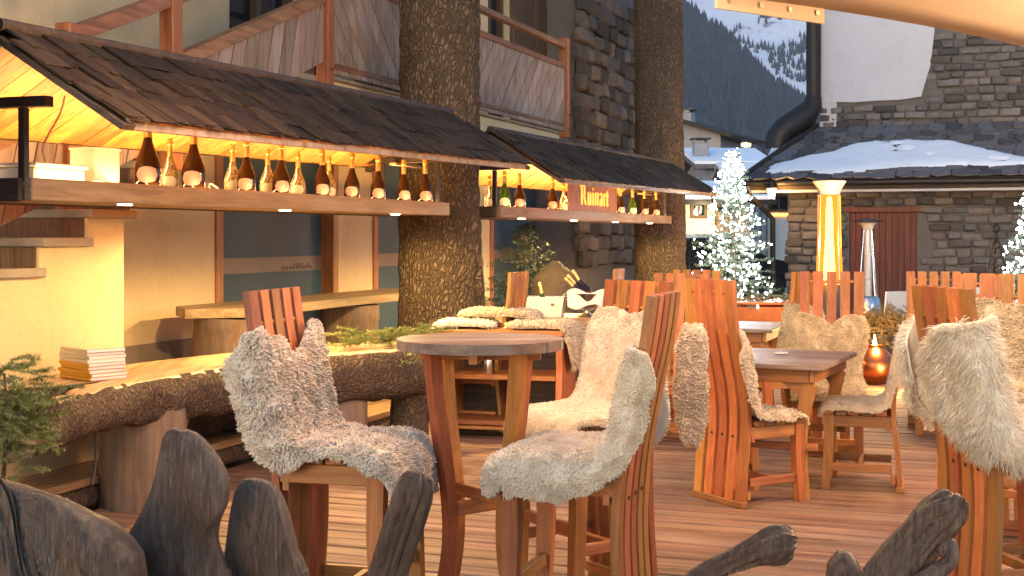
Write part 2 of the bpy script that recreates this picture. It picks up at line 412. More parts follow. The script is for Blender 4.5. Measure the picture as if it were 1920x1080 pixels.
tag(terrain('forest_hill', -700, 1100, 160, 480, 1200, 90, ridge_h, M['forest_floor']), 'dark forested mountainside behind the village', 'mountain', kind='structure')
m, nt, n, l, b = nm('snow_slope'); v = coords(nt, False)
f1 = noise(nt, v, .009, 5, .65); f2 = noise(nt, mapping(nt, v, (1, 1, .3)), .09, 8, .8)
mm = nt.nodes.new('ShaderNodeMath'); mm.operation = 'MULTIPLY_ADD'; l.new(f2, mm.inputs[0]); mm.inputs[1].default_value = .5; l.new(f1, mm.inputs[2])
c = ramp(nt, mm.outputs[0], [(.82, (.90, .92, .97)), (.88, (.78, .81, .87)), (.93, (.22, .23, .26)), (1.0, (.10, .105, .12))]); l.new(c, b.inputs['Base Color']); b.inputs['Roughness'].default_value = .9
bump(nt, b, f2, .4, 4); M['snow_slope'] = m
def snow_h(X, Y):
    k = np.clip((Y-1300)/1300.0, 0, 1)
    return k**.9*700*(1-.25*(X-300)/2000)+fbm(np.stack([X/260, Y/260, X*0], 1), 5, 9)*95*k-3
tag(terrain('snow_mountain', -1100, 1900, 170, 1300, 2600, 120, snow_h, M['snow_slope']), 'steep snow covered mountain face at the top of the picture', 'mountain', kind='structure')
M['conifer_far'] = plain('conifer_far', (.085, .10, .105), 1, col2=(.014, .020, .021), sc=.11, bst=0)
def far_forest(name, n, pxr, Yr, hf, hmin, hmax, lab, mask=None):
    Y = RNG.uniform(Yr[0], Yr[1], n); px = RNG.uniform(pxr[0], pxr[1], n); X = (px-960)/F*Y
    if mask is not None:
        k = mask(X, Y); X, Y = X[k], Y[k]
    n = len(X); Z = hf(X, Y); H = RNG.uniform(hmin, hmax, n); rr = H*RNG.uniform(.16, .26, n)
    ang = np.arange(5)*2*np.pi/5; V = []; 
    base = np.stack([np.cos(ang), np.sin(ang)], 1)
    ring = np.zeros((n, 6, 3)); ring[:, :5, 0] = X[:, None]+base[None, :, 0]*rr[:, None]; ring[:, :5, 1] = Y[:, None]+base[None, :, 1]*rr[:, None]
    ring[:, :5, 2] = (Z-.5)[:, None]; ring[:, 5] = np.stack([X, Y, Z+H], 1)
    idx = np.arange(n)[:, None, None]*6+np.array([[k, (k+1) % 5, 5] for k in range(5)])[None]
    o = bpy.data.objects.new(name, np_mesh(name, ring.reshape(-1, 3), idx.reshape(-1, 3), M['conifer_far'])); COL.objects.link(o)
    return tag(o, lab, 'forest', kind='stuff')
far_forest('hillside_forest', 9000, (1230, 1620), (560, 1195), ridge_h, 7, 14, 'dense conifer forest covering the dark mountainside')
def mk(X, Y):
    q = fbm(np.stack([X/150, Y/210, X*0], 1), 4, 21); return q > .04
far_forest('snow_slope_trees', 6000, (1230, 1640), (1450, 2500), snow_h, 7, 13, 'patches of dark conifers on the snowy mountain face', mk)
# ---------------------------------------------------------------- chalet
CH = FR('chalet', 'cream plastered chalet with wooden balcony and stair behind the bottle bar', 'house', 10, -6.2, 0)
tw = -6.2; tb = -5.0
wins = [(405, 630), (700, 880), (905, 1050)]
def wall_cells(sb, zb, holes, t0, t1):
    mb = MB()
    for i in range(len(sb)-1):
        for j in range(len(zb)-1):
            cs, cz = (sb[i]+sb[i+1])/2, (zb[j]+zb[j+1])/2
            if any(a < cs < b_ and c_ < cz < d_ for a, b_, c_, d_ in holes): continue
            mb.box(t0, t1, sb[i], sb[i+1], zb[j], zb[j+1], 0)
    return mb
S = lambda px: s_at(px, tw)
lo = [(S(405), S(630), .17, 2.35), (S(700), S(880), .17, 2.35), (S(905)+.28, S(1050), .17, 2.35)]
up_ = [(S(430), S(560), 2.9, 5.0), (S(915), S(952), 2.75, 5.0), (S(716), S(850), 2.75, 5.0)]
holes = lo+up_
sb = sorted(set([1.5, 19.2]+[x for h in holes for x in h[:2]])); zb = sorted(set([-.05, .17, 2.35, 2.75, 2.9, 5.0, 7.5]))
CH.part('wall', wall_cells(sb, zb, holes, tw-.35, tw), M['plaster'])
CH.part('back_wall', MB().box(tw-.42, tw-.37, 1.5, 19.2, 0, 7.5, 0), M['dark_wood'])
m_ = MB()
sk = [1.5, lo[0][0]-.002]
for a, b_ in ((1.5, lo[0][0]-.09), (lo[0][1]+.09, lo[1][0]-.09), (lo[1][1]+.09, lo[2][0]-.09), (lo[2][1]+.09, 18.6)):
    if b_ > a: CH.part('skirting', MB().box(tw+.002, tw+.022, a, b_, .17, .60, .004), M['skirting'])
for (a, b_, z0, z1) in lo:
    wn_ = CH.part('window', MB().box(tw-.14, tw-.12, a+.08, b_-.08, z0+.09, z1-.08, .001), M['blue_pane'])
    fr = MB(); fr.box(tw-.16, tw+.02, a-.02, a+.09, z0, z1, .006); fr.box(tw-.16, tw+.02, b_-.09, b_+.02, z0, z1, .006)
    fr.box(tw-.155, tw+.015, a+.091, b_-.091, z1-.1, z1+.01, .006); fr.box(tw-.155, tw+.015, a+.091, b_-.091, z0, z0+.1, .006)
    CH.part('frame', fr, M['frame'], wn_)
    CH.part('band', MB().box(tw-.119, tw-.112, a+.10, b_-.10, zz(500, 512, tw), zz(500, 483, tw), .001), M['band'], wn_)
tx = MB(); s0, s1 = s_at(548, tw), s_at(604, tw); zc = zz(575, 499, tw); hh = .055   # faint lettering on the glass band
for k in range(13):
    a = s0+(s1-s0)*k/13; w_ = (s1-s0)/13*.45; h1 = hh*(1.0 if k in (5, 6, 7, 8, 11) else .55)
    tx.box(tw-.1115, tw-.108, a, a+w_, zc-hh*.5, zc-hh*.5+h1, 0)
    if k % 3 == 0: tx.box(tw-.1115, tw-.108, a, a+w_*1.9, zc-hh*.5, zc-hh*.38, 0)
CH.part('window_lettering', tx, M['ink'])
# upper windows and shutters
for (a, b_, z0, z1) in up_:
    wn_ = CH.part('window', MB().box(tw-.16, tw-.14, a+.07, b_-.07, z0+.07, z1-.05, .001), M['dark_pane'])
    fr = MB(); fr.box(tw-.18, tw-.06, a, a+.075, z0, z1, .004); fr.box(tw-.18, tw-.06, b_-.075, b_, z0, z1, .004)
    fr.box(tw-.175, tw-.065, a+.076, b_-.076, z0, z0+.08, .004); fr.box(tw-.175, tw-.065, a+.076, b_-.076, z1-.08, z1, .004)
    if b_-a > 1: fr.box(tw-.17, tw-.07, (a+b_)/2-.04, (a+b_)/2+.04, z0+.081, z1-.081, .004)
    CH.part('frame', fr, M['shutter'], wn_)
for a, b_ in ((s_at(955, tw), s_at(1036, tw)), (s_at(640, tw)+.3, s_at(712, tw))):
    sh = CH.part('shutter', MB().box(tw+.01, tw+.04, a, b_, 2.78, 5.0, .004), M['shutter'])
    pn = MB(); mid = (a+b_)/2
    for q0, q1 in ((a, mid-.01), (mid+.01, b_)):
        for z0, z1 in ((2.95, 3.55), (3.7, 4.3), (4.4, 4.9)):
            pn.box(tw+.041, tw+.052, q0+.09, q1-.09, z0, z1, .008)
        for z0 in (2.8, 3.58, 4.32): pn.box(tw+.041, tw+.062, q0+.02, q1-.02, z0, z0+.09, .004)
        pn.box(tw+.041, tw+.064, q0+.01, q0+.08, 2.8, 4.98, .004); pn.box(tw+.041, tw+.064, q1-.08, q1-.01, 2.8, 4.98, .004)
    CH.part('shutter_panelling', pn, M['shutter'], sh)
# balcony slab
sL, sR = s_at(612, tb), s_at(1060, tb)
CH.part('balcony_slab', MB().box(tw+.001, tb-.06, sL, sR-.05, 2.52, 2.72, .01), M['plaster'])
CH.part('slab_edging', MB().box(tw+.002, tb-.03, sL-.02, sR-.03, 2.722, 2.75, .006), M['concrete'])
CH.part('bracket', MB().box(tw+.003, tb-.35, sL+.1, sR-.5, 2.36, 2.518, .02), M['plaster'])
def board_run(sA, sB, zlo, zhi, slant, wboard, t, mat, name='baluster_board'):
    # diagonal boards clipped to the panel between two lines zlo(s), zhi(s); each board a part
    step = wboard*math.sqrt(1+slant*slant)
    zr = [zlo(sA), zhi(sA), zlo(sB), zhi(sB)]; span = (max(zr)-min(zr))*abs(slant)+step
    x = sA-span
    while x < sB+span:
        poly = [(x, min(zr)-.2), (x+step-.013, min(zr)-.2), (x+step-.013+slant*(max(zr)-min(zr)+.4), max(zr)+.2), (x+slant*(max(zr)-min(zr)+.4), max(zr)+.2)]
        def clip(poly, f):
            out = []
            for i in range(len(poly)):
                p, q = poly[i], poly[(i+1) % len(poly)]; fp, fq = f(p), f(q)
                if fp >= 0: out.append(p)
                if fp*fq < 0:
                    u = fp/(fp-fq); out.append((p[0]+(q[0]-p[0])*u, p[1]+(q[1]-p[1])*u))
            return out
        for f in (lambda p: p[0]-sA, lambda p: sB-p[0], lambda p: p[1]-zlo(p[0]), lambda p: zhi(p[0])-p[1]):
            poly = clip(poly, f) if len(poly) > 2 else poly
        if len(poly) > 2:
            j = random.uniform(0, .006)
            CH.part(name, MB().prism(poly, t-.025+j, t+j, 0), mat)
        x += step
zl = lambda s: zz(770, 178, tb)+.02; zh = lambda s: 3.53
board_run(sL+.08, s_at(840, tb), zl, zh, -1.0, .155, tb, M['grey_board'])
board_run(s_at(840, tb)+.01, sR-.06, zl, zh, 1.0, .155, tb, M['grey_board'])
for z0, z1, d in ((3.532, 3.60, .05), (3.80, 3.86, .06), (2.80, 2.85, .04)):
    CH.part('rail', MB().box(tb-.06, tb-.06+d+.03, sL+.08, sR-.06, z0, z1, .006), M['rail'])
for s_, z0, z1 in ((sL, 2.5, 4.1), (sR, 2.68, 3.93), (s_at(840, tb), 2.78, 3.79)):
    p_ = CH.part('post', MB().box(tb-.07, tb+.045, s_-.055, s_+.055, z0, z1, .008), M['frame'])
    if z0 < 2.7:
        for zb_ in (z0+.09, z0+.28): CH.part('bolt', MB().lathe([(.018, 0), (.018, .012)], 8, (tb+.046, s_, zb_)), M['iron'], p_)
# stair climbing towards the balcony
k1 = (3.28-2.65)/(9.239-7.565)
top = lambda s: 2.65+(s-7.565)*k1
bot = lambda s: 2.548+(s-8.745)*k1*.96
board_run(5.3, sL-.06, bot, lambda s: top(s)-.07, .28, .16, tb, M['grey_board'])
for dz, h in ((-.065, .09), (.36, .09)):
    a, b_ = 5.0, sL-.06
    CH.part('stair_rail', MB().bar((tb-.01, a, top(a)+dz+.03), (tb-.01, b_, top(b_)+dz+.03), .09, h), M['rail'])
for px_ in (322, 130):
    s_ = s_at(px_, tb); CH.part('post', MB().box(tb-.06, tb+.05, s_-.06, s_+.06, bot(s_)-.2, top(s_)+.46, .008), M['frame'])
ts = -4.8
zst = lambda s: 1.51+(s-6.32)*.40
nst = 16; ts = -4.8
for i in range(nst):
    s_ = 3.1+i*.405; z_ = zst(s_+.2)
    CH.part('tread', MB().box(tw+.002, ts+.03 if s_ < 6.7 else tb-.06, s_-.03, s_+.40, z_-.05, z_, .006), M['concrete'])
    if s_ > 4: CH.part('riser', MB().box(tw+.003, ts-.02 if s_ < 6.7 else tb-.08, s_+.36, s_+.398, z_+.001, z_+.11, .002), M['shutter'])
sE = s_at(232, ts)
poly = [(3.07, .17), (sE, .17)]                      # stepped top just under the treads
st_ = [(3.1+k*.405, zst(3.1+k*.405+.2)-.052) for k in range(nst) if 3.1+k*.405 < sE]
for k in range(len(st_)-1, -1, -1):
    hi = sE if k == len(st_)-1 else st_[k+1][0]-.031
    poly += [(hi, st_[k][1]), (st_[k][0]-.031, st_[k][1])]
CH.part('stair_wall', MB().prism(poly, tw+.002, ts, 0), M['plaster'])
# stone clad corner
tst = -5.6; sa, sc_ = s_at(1090, tst), s_at(1200, tst)
CH.part('stone_corner', MB().box(tw-.4, tst-.06, sa+.06, sc_-.02, 0, 7.2, .01), M['mortar'])
def stone_meshes(mat, n, lx, hz, dy, seed):
    out = []; r_ = np.random.default_rng(seed)
    for k in range(n):
        L = lx*r_.uniform(.6, 1.35); mb = MB().cbox((0, 0, 0), (L, dy, hz), .22*hz)
        V = np.array(mb.v); V += (r_.random(V.shape)-.5)*np.array([.09*L, .25*dy, .16*hz])
        mb.v = [tuple(v) for v in V]; out.append((L, mb.mesh('stone', mat, 50)))
    return out
SM = stone_meshes(M['stone_dark'], 14, .46, .235, .14, 5)
z_ = 1.1; row = 0
while z_ < 5.2:
    s_ = sa-random.uniform(0, .12)
    while s_ < sc_-.1:
        L, me = random.choice(SM); L *= .98
        if s_+L > sc_+.15: L = 0; break
        CH.inst('stone', me, tst-.03+random.uniform(-.03, .03), s_+L/2, z_+random.uniform(-.02, .02), rot=(random.uniform(-.05, .05), random.uniform(-.05, .05), math.pi/2+random.uniform(-.04, .04)), sc=(1, 1, random.uniform(.85, 1.08)))
        s_ += L+.01
    z_ += .235; row += 1
# ---------------------------------------------------------------- bottle bars (two roofed shelves hung between the trees)
def hut(name, label, s0, s1, led0, grp, nled):
    H = FR(name, label, 'bar shelf', s0, -4.3, 0, grp)
    te, tr, tk = -3.41, -4.04, -4.72; L = s1-s0
    ze = lambda s: 1.905+.07*(s-s0)/L; zr = lambda s: ze(s)+.40
    def slope_quad(t0, z0, t1, z1, th, sA, sB):
        mb = MB(); dx, dz = t1-t0, z1-z0; q = math.hypot(dx, dz); nx, nz = -dz/q, dx/q
        if nz < 0: nx, nz = -nx, -nz
        vs = []
        for s in (sA, sB):
            d = ze(s)-1.905
            vs += [(t0, s, z0+d), (t1, s, z1+d), (t1+nx*th, s, z1+d+nz*th), (t0+nx*th, s, z0+d+nz*th)]
        mb.add(vs, [(0, 1, 2, 3), (7, 6, 5, 4), (0, 4, 5, 1), (1, 5, 6, 2), (2, 6, 7, 3), (3, 7, 4, 0)]); return mb
    # ceiling boards on both slopes, running down the slope
    w = .17; n = int(L/w); rs = random.Random(int(s0*10))
    for i in range(n):
        a = s0+i*L/n; b = a+L/n-.005; j = rs.uniform(0, .006)
        H.part('ceiling_board', slope_quad(tr-.005, 2.30+j, tk, 1.93+j, .02, a, b), M['ceil'])
        H.part('ceiling_board', slope_quad(te+.02, 1.915+j, tr-.004, 2.30+j, .02, a, b), M['ceil'])
    # shingles on the front slope
    rows = 5; rise = math.atan2(.40, te-tr); ln = math.hypot(.40, te-tr)
    sm = []
    for k in range(6):
        ws = rs.uniform(.10, .19); mb = MB().cbox((0, 0, 0), (ln/rows*1.35, ws, .013), .003)
        V = np.array(mb.v); q = np.random.default_rng(k+3); V[:, 0] += (V[:, 0] < 0)*0+(V[:, 0] > 0)*q.uniform(-.02, .02, len(V)); V[:, 2] += q.uniform(-.003, .003, len(V))
        mb.v = [tuple(v) for v in V]; sm.append((ws, mb.mesh('shingle', M['shingle'])))
    for r_ in range(rows):
        f = (r_+.5)/rows; tt = te+(tr-te)*f; dz = .40*f
        s = s0-.03-rs.uniform(0, .1)
        while s < s1-.02:
            ws, me = rs.choice(sm)
            H.inst('shingle', me, tt+.014+rs.uniform(-.012, .012), s+ws/2, ze(s)+dz+.046+rs.uniform(0, .005), rot=(rs.uniform(-.015, .015), rise-.03+rs.uniform(-.012, .012), rs.uniform(-.02, .02)), parent=None)
            s += ws+.004
    H.part('rear_roof', slope_quad(tr-.01, 2.33, tk-.06, 1.93, .035, s0-.04, s1+.04), M['shingle'])
    # eave board, verge boards, ridge
    m_ = MB(); m_.bar((te+.012, s0-.02, ze(s0)+.012), (te+.012, s1+.02, ze(s1)+.012), .022, .05); H.part('eave_board', m_, M['grey_board'])
    for s in (s0-.035, s1+.035):
        m_ = MB(); m_.bar((te+.03, s, ze(s)-.004), (tr, s, zr(s)+.002), .03, .09, (0, 1, 0)); H.part('verge_board', m_, M['dark_wood'])
        m_ = MB(); m_.bar((tk-.05, s, ze(s)+.0), (tr-.004, s, zr(s)+.002), .03, .09, (0, 1, 0)); H.part('verge_board', m_, M['dark_wood'])
    m_ = MB(); m_.tube([(tr, s0-.05, zr(s0)+.06), (tr, s1+.05, zr(s1)+.06)], .03, 8); H.part('ridge_beam', m_, M['dark_wood'])
    # shelf
    a, b = s0+.12, s1-.07
    m_ = MB().box(-4.045, -4.0, a, b, 1.605, 1.707, .006); fb = H.part('front_beam', m_, M['shelf'])
    H.part('shelf_board', MB().box(-4.52, -4.046, a+.002, b-.002, 1.665, 1.69, .003), M['shelf'])
    H.part('shelf_underside', MB().box(-4.50, -4.047, a+.01, b-.01, 1.608, 1.663, .003), M['shelf'])
    H.part('end_board', MB().box(-4.56, -4.046, a-.03, a-.001, 1.60, 1.705, .004), M['dark_wood'])
    H.part('rear_beam', MB().box(-4.56, -4.521, a, b, 1.60, 1.72, .004), M['dark_wood'])
    for s in (a+.03, b-.09):
        for t in (-4.07, -4.54):
            H.part('post', MB().box(t-.018, t+.018, s-.018, s+.018, 1.691 if t > -4.3 else 1.721, 2.02, .003), M['dark_metal'])
        H.part('tie_beam', MB().box(-4.75, -3.93, s-.03, s+.03, 2.022, 2.07, .003), M['dark_metal'])
    H.part('hanger_beam', MB().box(-4.42, -4.36, s1-.3, s1+.42, 2.0, 2.021, .003), M['shelf'])
    # LED strip and recessed spots
    H.part('led_strip', MB().box(-4.40, -4.38, a+led0, b-.1, 1.691, 1.697, .001), M['led'])
    for i in range(2):
        sm_ = a+led0+(b-a-led0-.1)*(i+.5)/2
        lamp('led_light', 'AREA', (-4.39+4.3, sm_-s0, 1.70), LEDW*(b-a-led0)/4.7/2, WARM, (b-a-led0-.1)/2, (math.pi, R(-12), R(90)), H.o, sy=.03).rotation_euler = (math.pi, 0, R(90))
    H.part('led_strip', MB().box(-4.062, -4.05, a+led0, b-.1, 1.691, 1.696, .001), M['led'])
    for i in range(2):
        sm_ = a+led0+(b-a-led0-.1)*(i+.5)/2
        lamp('led_light', 'AREA', (-4.056+4.3, sm_-s0, 1.70), 7.0*(b-a-led0)/4.7/2, WARM, (b-a-led0-.1)/2, (math.pi, 0, R(90)), H.o, sy=.012)
    for i in range(nled):
        s = SPOTS[name+str(i)] if name+str(i) in SPOTS else a+(b-a)*(i+.5)/nled
        H.part('recessed_spot', MB().lathe([(.035, 0), (.035, .006)], 12, (-4.10, s, 1.601)), M['spot'])
        lamp('spot_light', 'SPOT', (-4.10+4.3, s-s0, 1.596), SPOTW*(.13 if (i == 0 and s0 < 6) else 1.0), (1, .66, .24), .03, (0, R(-4), 0), H.o, 174, .25)
    return H
LEDW = 27; SPOTW = 70
M['led'] = emis('led', (1, .72, .38), 9); M['spot'] = emis('spot', (1, .75, .42), 14)
SPOTS = {}
h1, h2 = (4.75, 9.84), (10.83, 17.72)
HA = hut('bottle_bar', 'long shingle roofed bottle shelf lit by warm strips, left of the big tree', h1[0], h1[1], .12, 'roofed bottle shelves', 3)
HB = hut('bottle_bar', 'farther shingle roofed bottle shelf with the orange sign, right of the big tree', h2[0], h2[1], .15, 'roofed bottle shelves', 4)
# ---------------------------------------------------------------- trees
def trunk(name, label, s, t, r0, r1, h, seed, lean=(0, 0)):
    p = W(s, t); T = thing(name, label, 'tree', (p[0], p[1], 0)); lean = ((.004, -.006), (-.006, .004), (.0, .0))[seed % 3]
    nr, na = 200, 84; zs = np.linspace(-.05, h, nr); an = np.linspace(0, 2*np.pi, na, endpoint=False)
    Z, A = np.meshgrid(zs, an, indexing='ij'); z = Z.ravel(); a = A.ravel()
    r = r0+(r1-r0)*np.clip(z/h, 0, 1)+.10*np.exp(-np.clip(z, 0, 9)/.35)
    P = np.stack([np.cos(a)*r, np.sin(a)*r, z], 1)
    d = fbm(np.stack([np.cos(a)*6, np.sin(a)*6, z*1.2], 1), 3, seed)*.025+np.abs(fbm(np.stack([np.cos(a)*11, np.sin(a)*11, z*5], 1), 3, seed+4))*.036
    kn = fbm(np.stack([np.cos(a)*1.5, np.sin(a)*1.5, z*1.1], 1), 2, seed+8)*.03
    rr = r+d+kn; kr = np.random.default_rng(seed+70)
    for _ in range(16):                              # knots and healed branch scars
        a0, z0, am, wz = kr.uniform(0, 6.28), kr.uniform(.3, h), kr.uniform(.012, .04), kr.uniform(.03, .07)
        da = np.abs((a-a0+np.pi) % (2*np.pi)-np.pi)*r0; q2_ = (da**2+(z-z0)**2)/wz**2; rr = rr+am*np.exp(-q2_)-am*.7*np.exp(-q2_*5)
    V = np.stack([np.cos(a)*rr+lean[0]*z, np.sin(a)*rr+lean[1]*z, z], 1)
    q = np.arange(nr*na).reshape(nr, na); q2 = np.roll(q, -1, 1)
    Fq = np.stack([q[:-1], q2[:-1], q2[1:], q[1:]], -1).reshape(-1, 4)
    o = bpy.data.objects.new('trunk', np_mesh('trunk', V, Fq, M['bark'], 180)); link(o, T)
    return T
M['needle'] = plain('needle', (.028, .046, .017), .6, col2=(.012, .022, .009), sc=8, bst=0)
M['needle_lit'] = plain('needle_lit', (.24, .25, .07), .55, col2=(.10, .13, .03), sc=8, bst=0)  # spruce needles with the yellow lamplight put into their colour
M['needle_dry'] = plain('needle_dry', (.22, .13, .05), .7, col2=(.09, .09, .03), sc=6, bst=0)
def needles(starts, ends, dens, nl, nw, rng, droop=.0):
    """flat needle blades along twigs; arrays of twig start and end"""
    S_, E_ = np.array(starts), np.array(ends); D = E_-S_; L = np.linalg.norm(D, axis=1)
    cnt = np.maximum((L*dens).astype(int), 2); idx = np.repeat(np.arange(len(S_)), cnt); n = len(idx)
    u = rng.random(n); B = S_[idx]+D[idx]*u[:, None]; d = D[idx]/L[idx][:, None]
    rv = rng.normal(size=(n, 3)); rv -= d*(rv*d).sum(1)[:, None]; rv /= np.linalg.norm(rv, axis=1)[:, None]+1e-9
    dirn = rv*.85+d*.65; dirn[:, 2] -= droop; dirn /= np.linalg.norm(dirn, axis=1)[:, None]
    sd_ = np.cross(dirn, rng.normal(size=(n, 3))); sd_ /= np.linalg.norm(sd_, axis=1)[:, None]+1e-9
    ln = nl*rng.uniform(.7, 1.2, n)
    V = np.stack([B-sd_*nw, B+sd_*nw, B+dirn*ln[:, None]], 1).reshape(-1, 3)
    return V, np.arange(3*n).reshape(-1, 3)
def spruce(name, label, cat, loc, h, rad, nb, mat, seed, nl=.03, nw=.0035, dens=110, z0=.05, sparse=1.0, twigs=10, parent_mesh=None, trunk_r=.03, group=None):
    rng = np.random.default_rng(seed); T = thing(name, label, cat, loc, group=group)
    obj('trunk', MB().tube([(0, 0, 0), (0, 0, h*.5), (0, 0, h*.97)], [trunk_r, trunk_r*.6, .004], 8), M['log_bark'], T, 60)
    st, en = [], []; tips = []
    for i in range(nb):
        f = (i+.5)/nb; z = z0+(h-z0)*f; a = i*2.39996+rng.uniform(-.3, .3); Rr = rad*(1-f)**.85*rng.uniform(.75, 1.15)*sparse+.04
        d = np.array([math.cos(a), math.sin(a), .05+.5*f]); d /= np.linalg.norm(d); p0 = np.array([0, 0, z]); prev = p0
        side = np.array([-math.sin(a), math.cos(a), 0]); nseg = 4
        for k in range(nseg):
            u = (k+1)/nseg; q = p0+d*Rr*u+np.array([0, 0, -.18*Rr*u*u+.04*u**3*Rr]); st.append(prev); en.append(q)
            for w_ in range(max(1, int(twigs/nseg))):
                sg = rng.choice([-1, 1]); b0 = prev+(q-prev)*rng.random(); tl = Rr*.42*(1-.6*u)*rng.uniform(.5, 1.2)+.03
                dd = d*.65+side*sg*.8+np.array([0, 0, rng.uniform(-.3, .15)]); dd /= np.linalg.norm(dd); st.append(b0); en.append(b0+dd*tl); tips.append(b0+dd*tl)
            prev = q
        tips.append(prev)
    st.append(np.array([0, 0, h*.85])); en.append(np.array([0, 0, h]))
    V, Fq = needles(st, en, dens, nl, nw, rng, .1)
    o = bpy.data.objects.new('crown', np_mesh('crown', V, Fq, mat)); link(o, T)
    return T, np.array(tips)
TA = trunk('spruce_tree', 'thick rough barked trunk between the two roofed bottle shelves', 10.43, -4.34, .335, .30, 7.5, 1)
TB = trunk('spruce_tree', 'farther thick trunk at the right end of the second bottle shelf', 18.42, -4.33, .35, .31, 9, 22)
TC = trunk('spruce_tree', 'dark trunk cut by the left picture edge beside the first bottle shelf', 4.34, -4.22, .30, .27, 6, 43)
for T_, h_ in ((TA, 7.3), (TB, 8.8), (TC, 5.8)):     # crowns far above the frame
    rng = np.random.default_rng(int(h_*10)); st, en = [], []
    for i in range(46):
        f = i/46; z = h_-.6+4.5*f; a = i*2.4; Rr = 1.7*(1-f)+.15; d = np.array([math.cos(a), math.sin(a), -.12])
        p0 = np.array([0, 0, z]); e = p0+d*Rr; st.append(p0); en.append(e)
        for w_ in range(7):
            b0 = p0+(e-p0)*rng.uniform(.2, 1); sg = rng.choice([-1, 1]); st.append(b0); en.append(b0+np.array([-math.sin(a)*sg*.4, math.cos(a)*sg*.4, -.12])+d*.25)
    V, Fq = needles(st, en, 22, .10, .012, rng, .1)
    cr = bpy.data.objects.new('crown', np_mesh('crown', V, Fq, M['needle'])); link(cr, T_)
    obj('trunk_top', MB().tube([(0, 0, h_), (0, 0, h_+2), (0, 0, h_+4.2)], [.29, .16, .02], 14), M['bark'], T_, 60)
# ---------------------------------------------------------------- stone church with slate roofed annex
WX, WY = .935, -.355; CRZ = math.atan2(WY, WX)
C0 = (X_at(1475, 25.0), 25.0)
CC = thing('stone_church', 'rubble stone church with slate roofed annex and half plastered tower', 'church', (C0[0], C0[1], 0), CRZ)
def cx(px, y=0.0):                                   # local x on the plane local y
    P0 = (C0[0]-WY*y, C0[1]+WX*y); r = (px-960)/F
    return (r*P0[1]-P0[0])/(WX-r*WY)
def cz(px, py, y=0.0):
    x = cx(px, y); return Z_at(py, C0[1]+WY*x+WX*y)
DX0, DX1, DZ = cx(1592), cx(1718), cz(1650, 398)
mb = MB(); XR = 7.0; EZ = 2.42
mb.box(0.02, DX0, .06, .5, -.06, EZ, .01); mb.box(DX1, XR, .06, .5, -.06, EZ, .01); mb.box(DX0, DX1, .06, .5, DZ, EZ, 0)
mb.box(0.02, .5, .5, 2.2, -.06, EZ, .01)
obj('wall', mb, M['mortar'], CC)
TY = 2.0; TXL = cx(1540, TY); ZT = cz(1560, 240, TY)
obj('tower_wall', MB().box(TXL, XR+1, TY+.05, TY+1.5, 2.2, 9, .01), M['mortar'], CC)
obj('tower_side', MB().box(TXL-.03, TXL+.3, TY-.001, TY+1.4, 3.0, 9, .01), M['plaster_white'], CC)
SMC = stone_meshes(M['stone'], 18, .34, .150, .12, 11)
def lay(x0, x1, z0, z1, y, skip, dz=.152):
    z = z0
    while z < z1:
        x = x0-random.uniform(0, .1)
        while x < x1:
            L, me = random.choice(SMC)
            if not skip(x+L/2, z, L):
                inst('stone', me, CC, (x+L/2, y+random.uniform(-.012, .02), z+random.uniform(-.012, .012)), (random.uniform(-.03, .03), random.uniform(-.04, .04), random.uniform(-.03, .03)), (1, 1, random.uniform(.8, 1.05)))
            x += L+.012
        z += dz
random.seed(12)
lay(0.05, cx(1925), .38, EZ-.02, .05, lambda x, z, L: DX0-L/2-.02 < x < DX1+L/2+.02 and z < DZ+.08)
pxb = lambda z: 0
pl_poly = [(1540, -30), (1758, -30), (1752, 60), (1745, 120), (1733, 160), (1727, 181), (1690, 187), (1640, 189), (1600, 192), (1570, 191), (1540, 194)]
plx = [(cx(a, TY), cz(a, b, TY)) for a, b in pl_poly]; PXR = cx(1735, TY); PZB = cz(1640, 189, TY)
obj('plaster_patch', MB().prism(plx, TY-.015, TY+.06, 1), M['plaster_white'], CC)
lay(TXL+.05, cx(1925, TY), ZT-.1, cz(1800, 60, TY), TY+.05, lambda x, z, L: x-L*.35 < PXR+.02*math.sin(z*9) and z > PZB-.02)
# door of vertical boards
dn = 11; dpart = obj('door', MB().box(DX0, DX1, .12, .16, -.05, DZ, .003), M['red_door'], CC)
for i in range(dn):
    a = DX0+(DX1-DX0)*i/dn
    obj('board', MB().box(a+.004, a+(DX1-DX0)/dn-.004, .095, .119, -.04, DZ-.01, .006), M['red_door'], dpart)
obj('lintel', MB().box(DX0-.1, DX1+.1, .02, .14, DZ+.001, DZ+.10, .008), M['red_door'], dpart)
# roof
EX0 = cx(1392, -.6); EY = -.6; ER = 2.50
def roof_pt(u, v):                                   # u along eave 0..1 in metres, v 0..1 up the slope
    return None
slope = math.atan2(ZT-ER, TY-EY); SL = math.hypot(ZT-ER, TY-EY)
hipx = lambda v: EX0+(TXL-.1-EX0)*v
deckp = [(EX0, EY, ER-.03), (XR+1, EY, ER-.03), (XR+1, TY, ZT-.03), (TXL-.1, TY, ZT-.03)]
obj('roof_deck', MB().add(deckp+[(a, b, c-.06) for a, b, c in deckp], [(0, 1, 2, 3), (7, 6, 5, 4), (0, 4, 5, 1), (1, 5, 6, 2), (2, 6, 7, 3), (3, 7, 4, 0)]), M['dark_wood'], CC)
hp = [(EX0, EY, ER-.035), (TXL-.1, TY, ZT-.035), (EX0, TY+1.5, ER-.035)]
obj('hip_slope', MB().add(hp+[(a, b, c-.06) for a, b, c in hp], [(0, 1, 2), (5, 4, 3), (0, 3, 4, 1), (1, 4, 5, 2), (2, 5, 3, 0)]), M['slate'], CC)
rs = random.Random(4); SLM = []
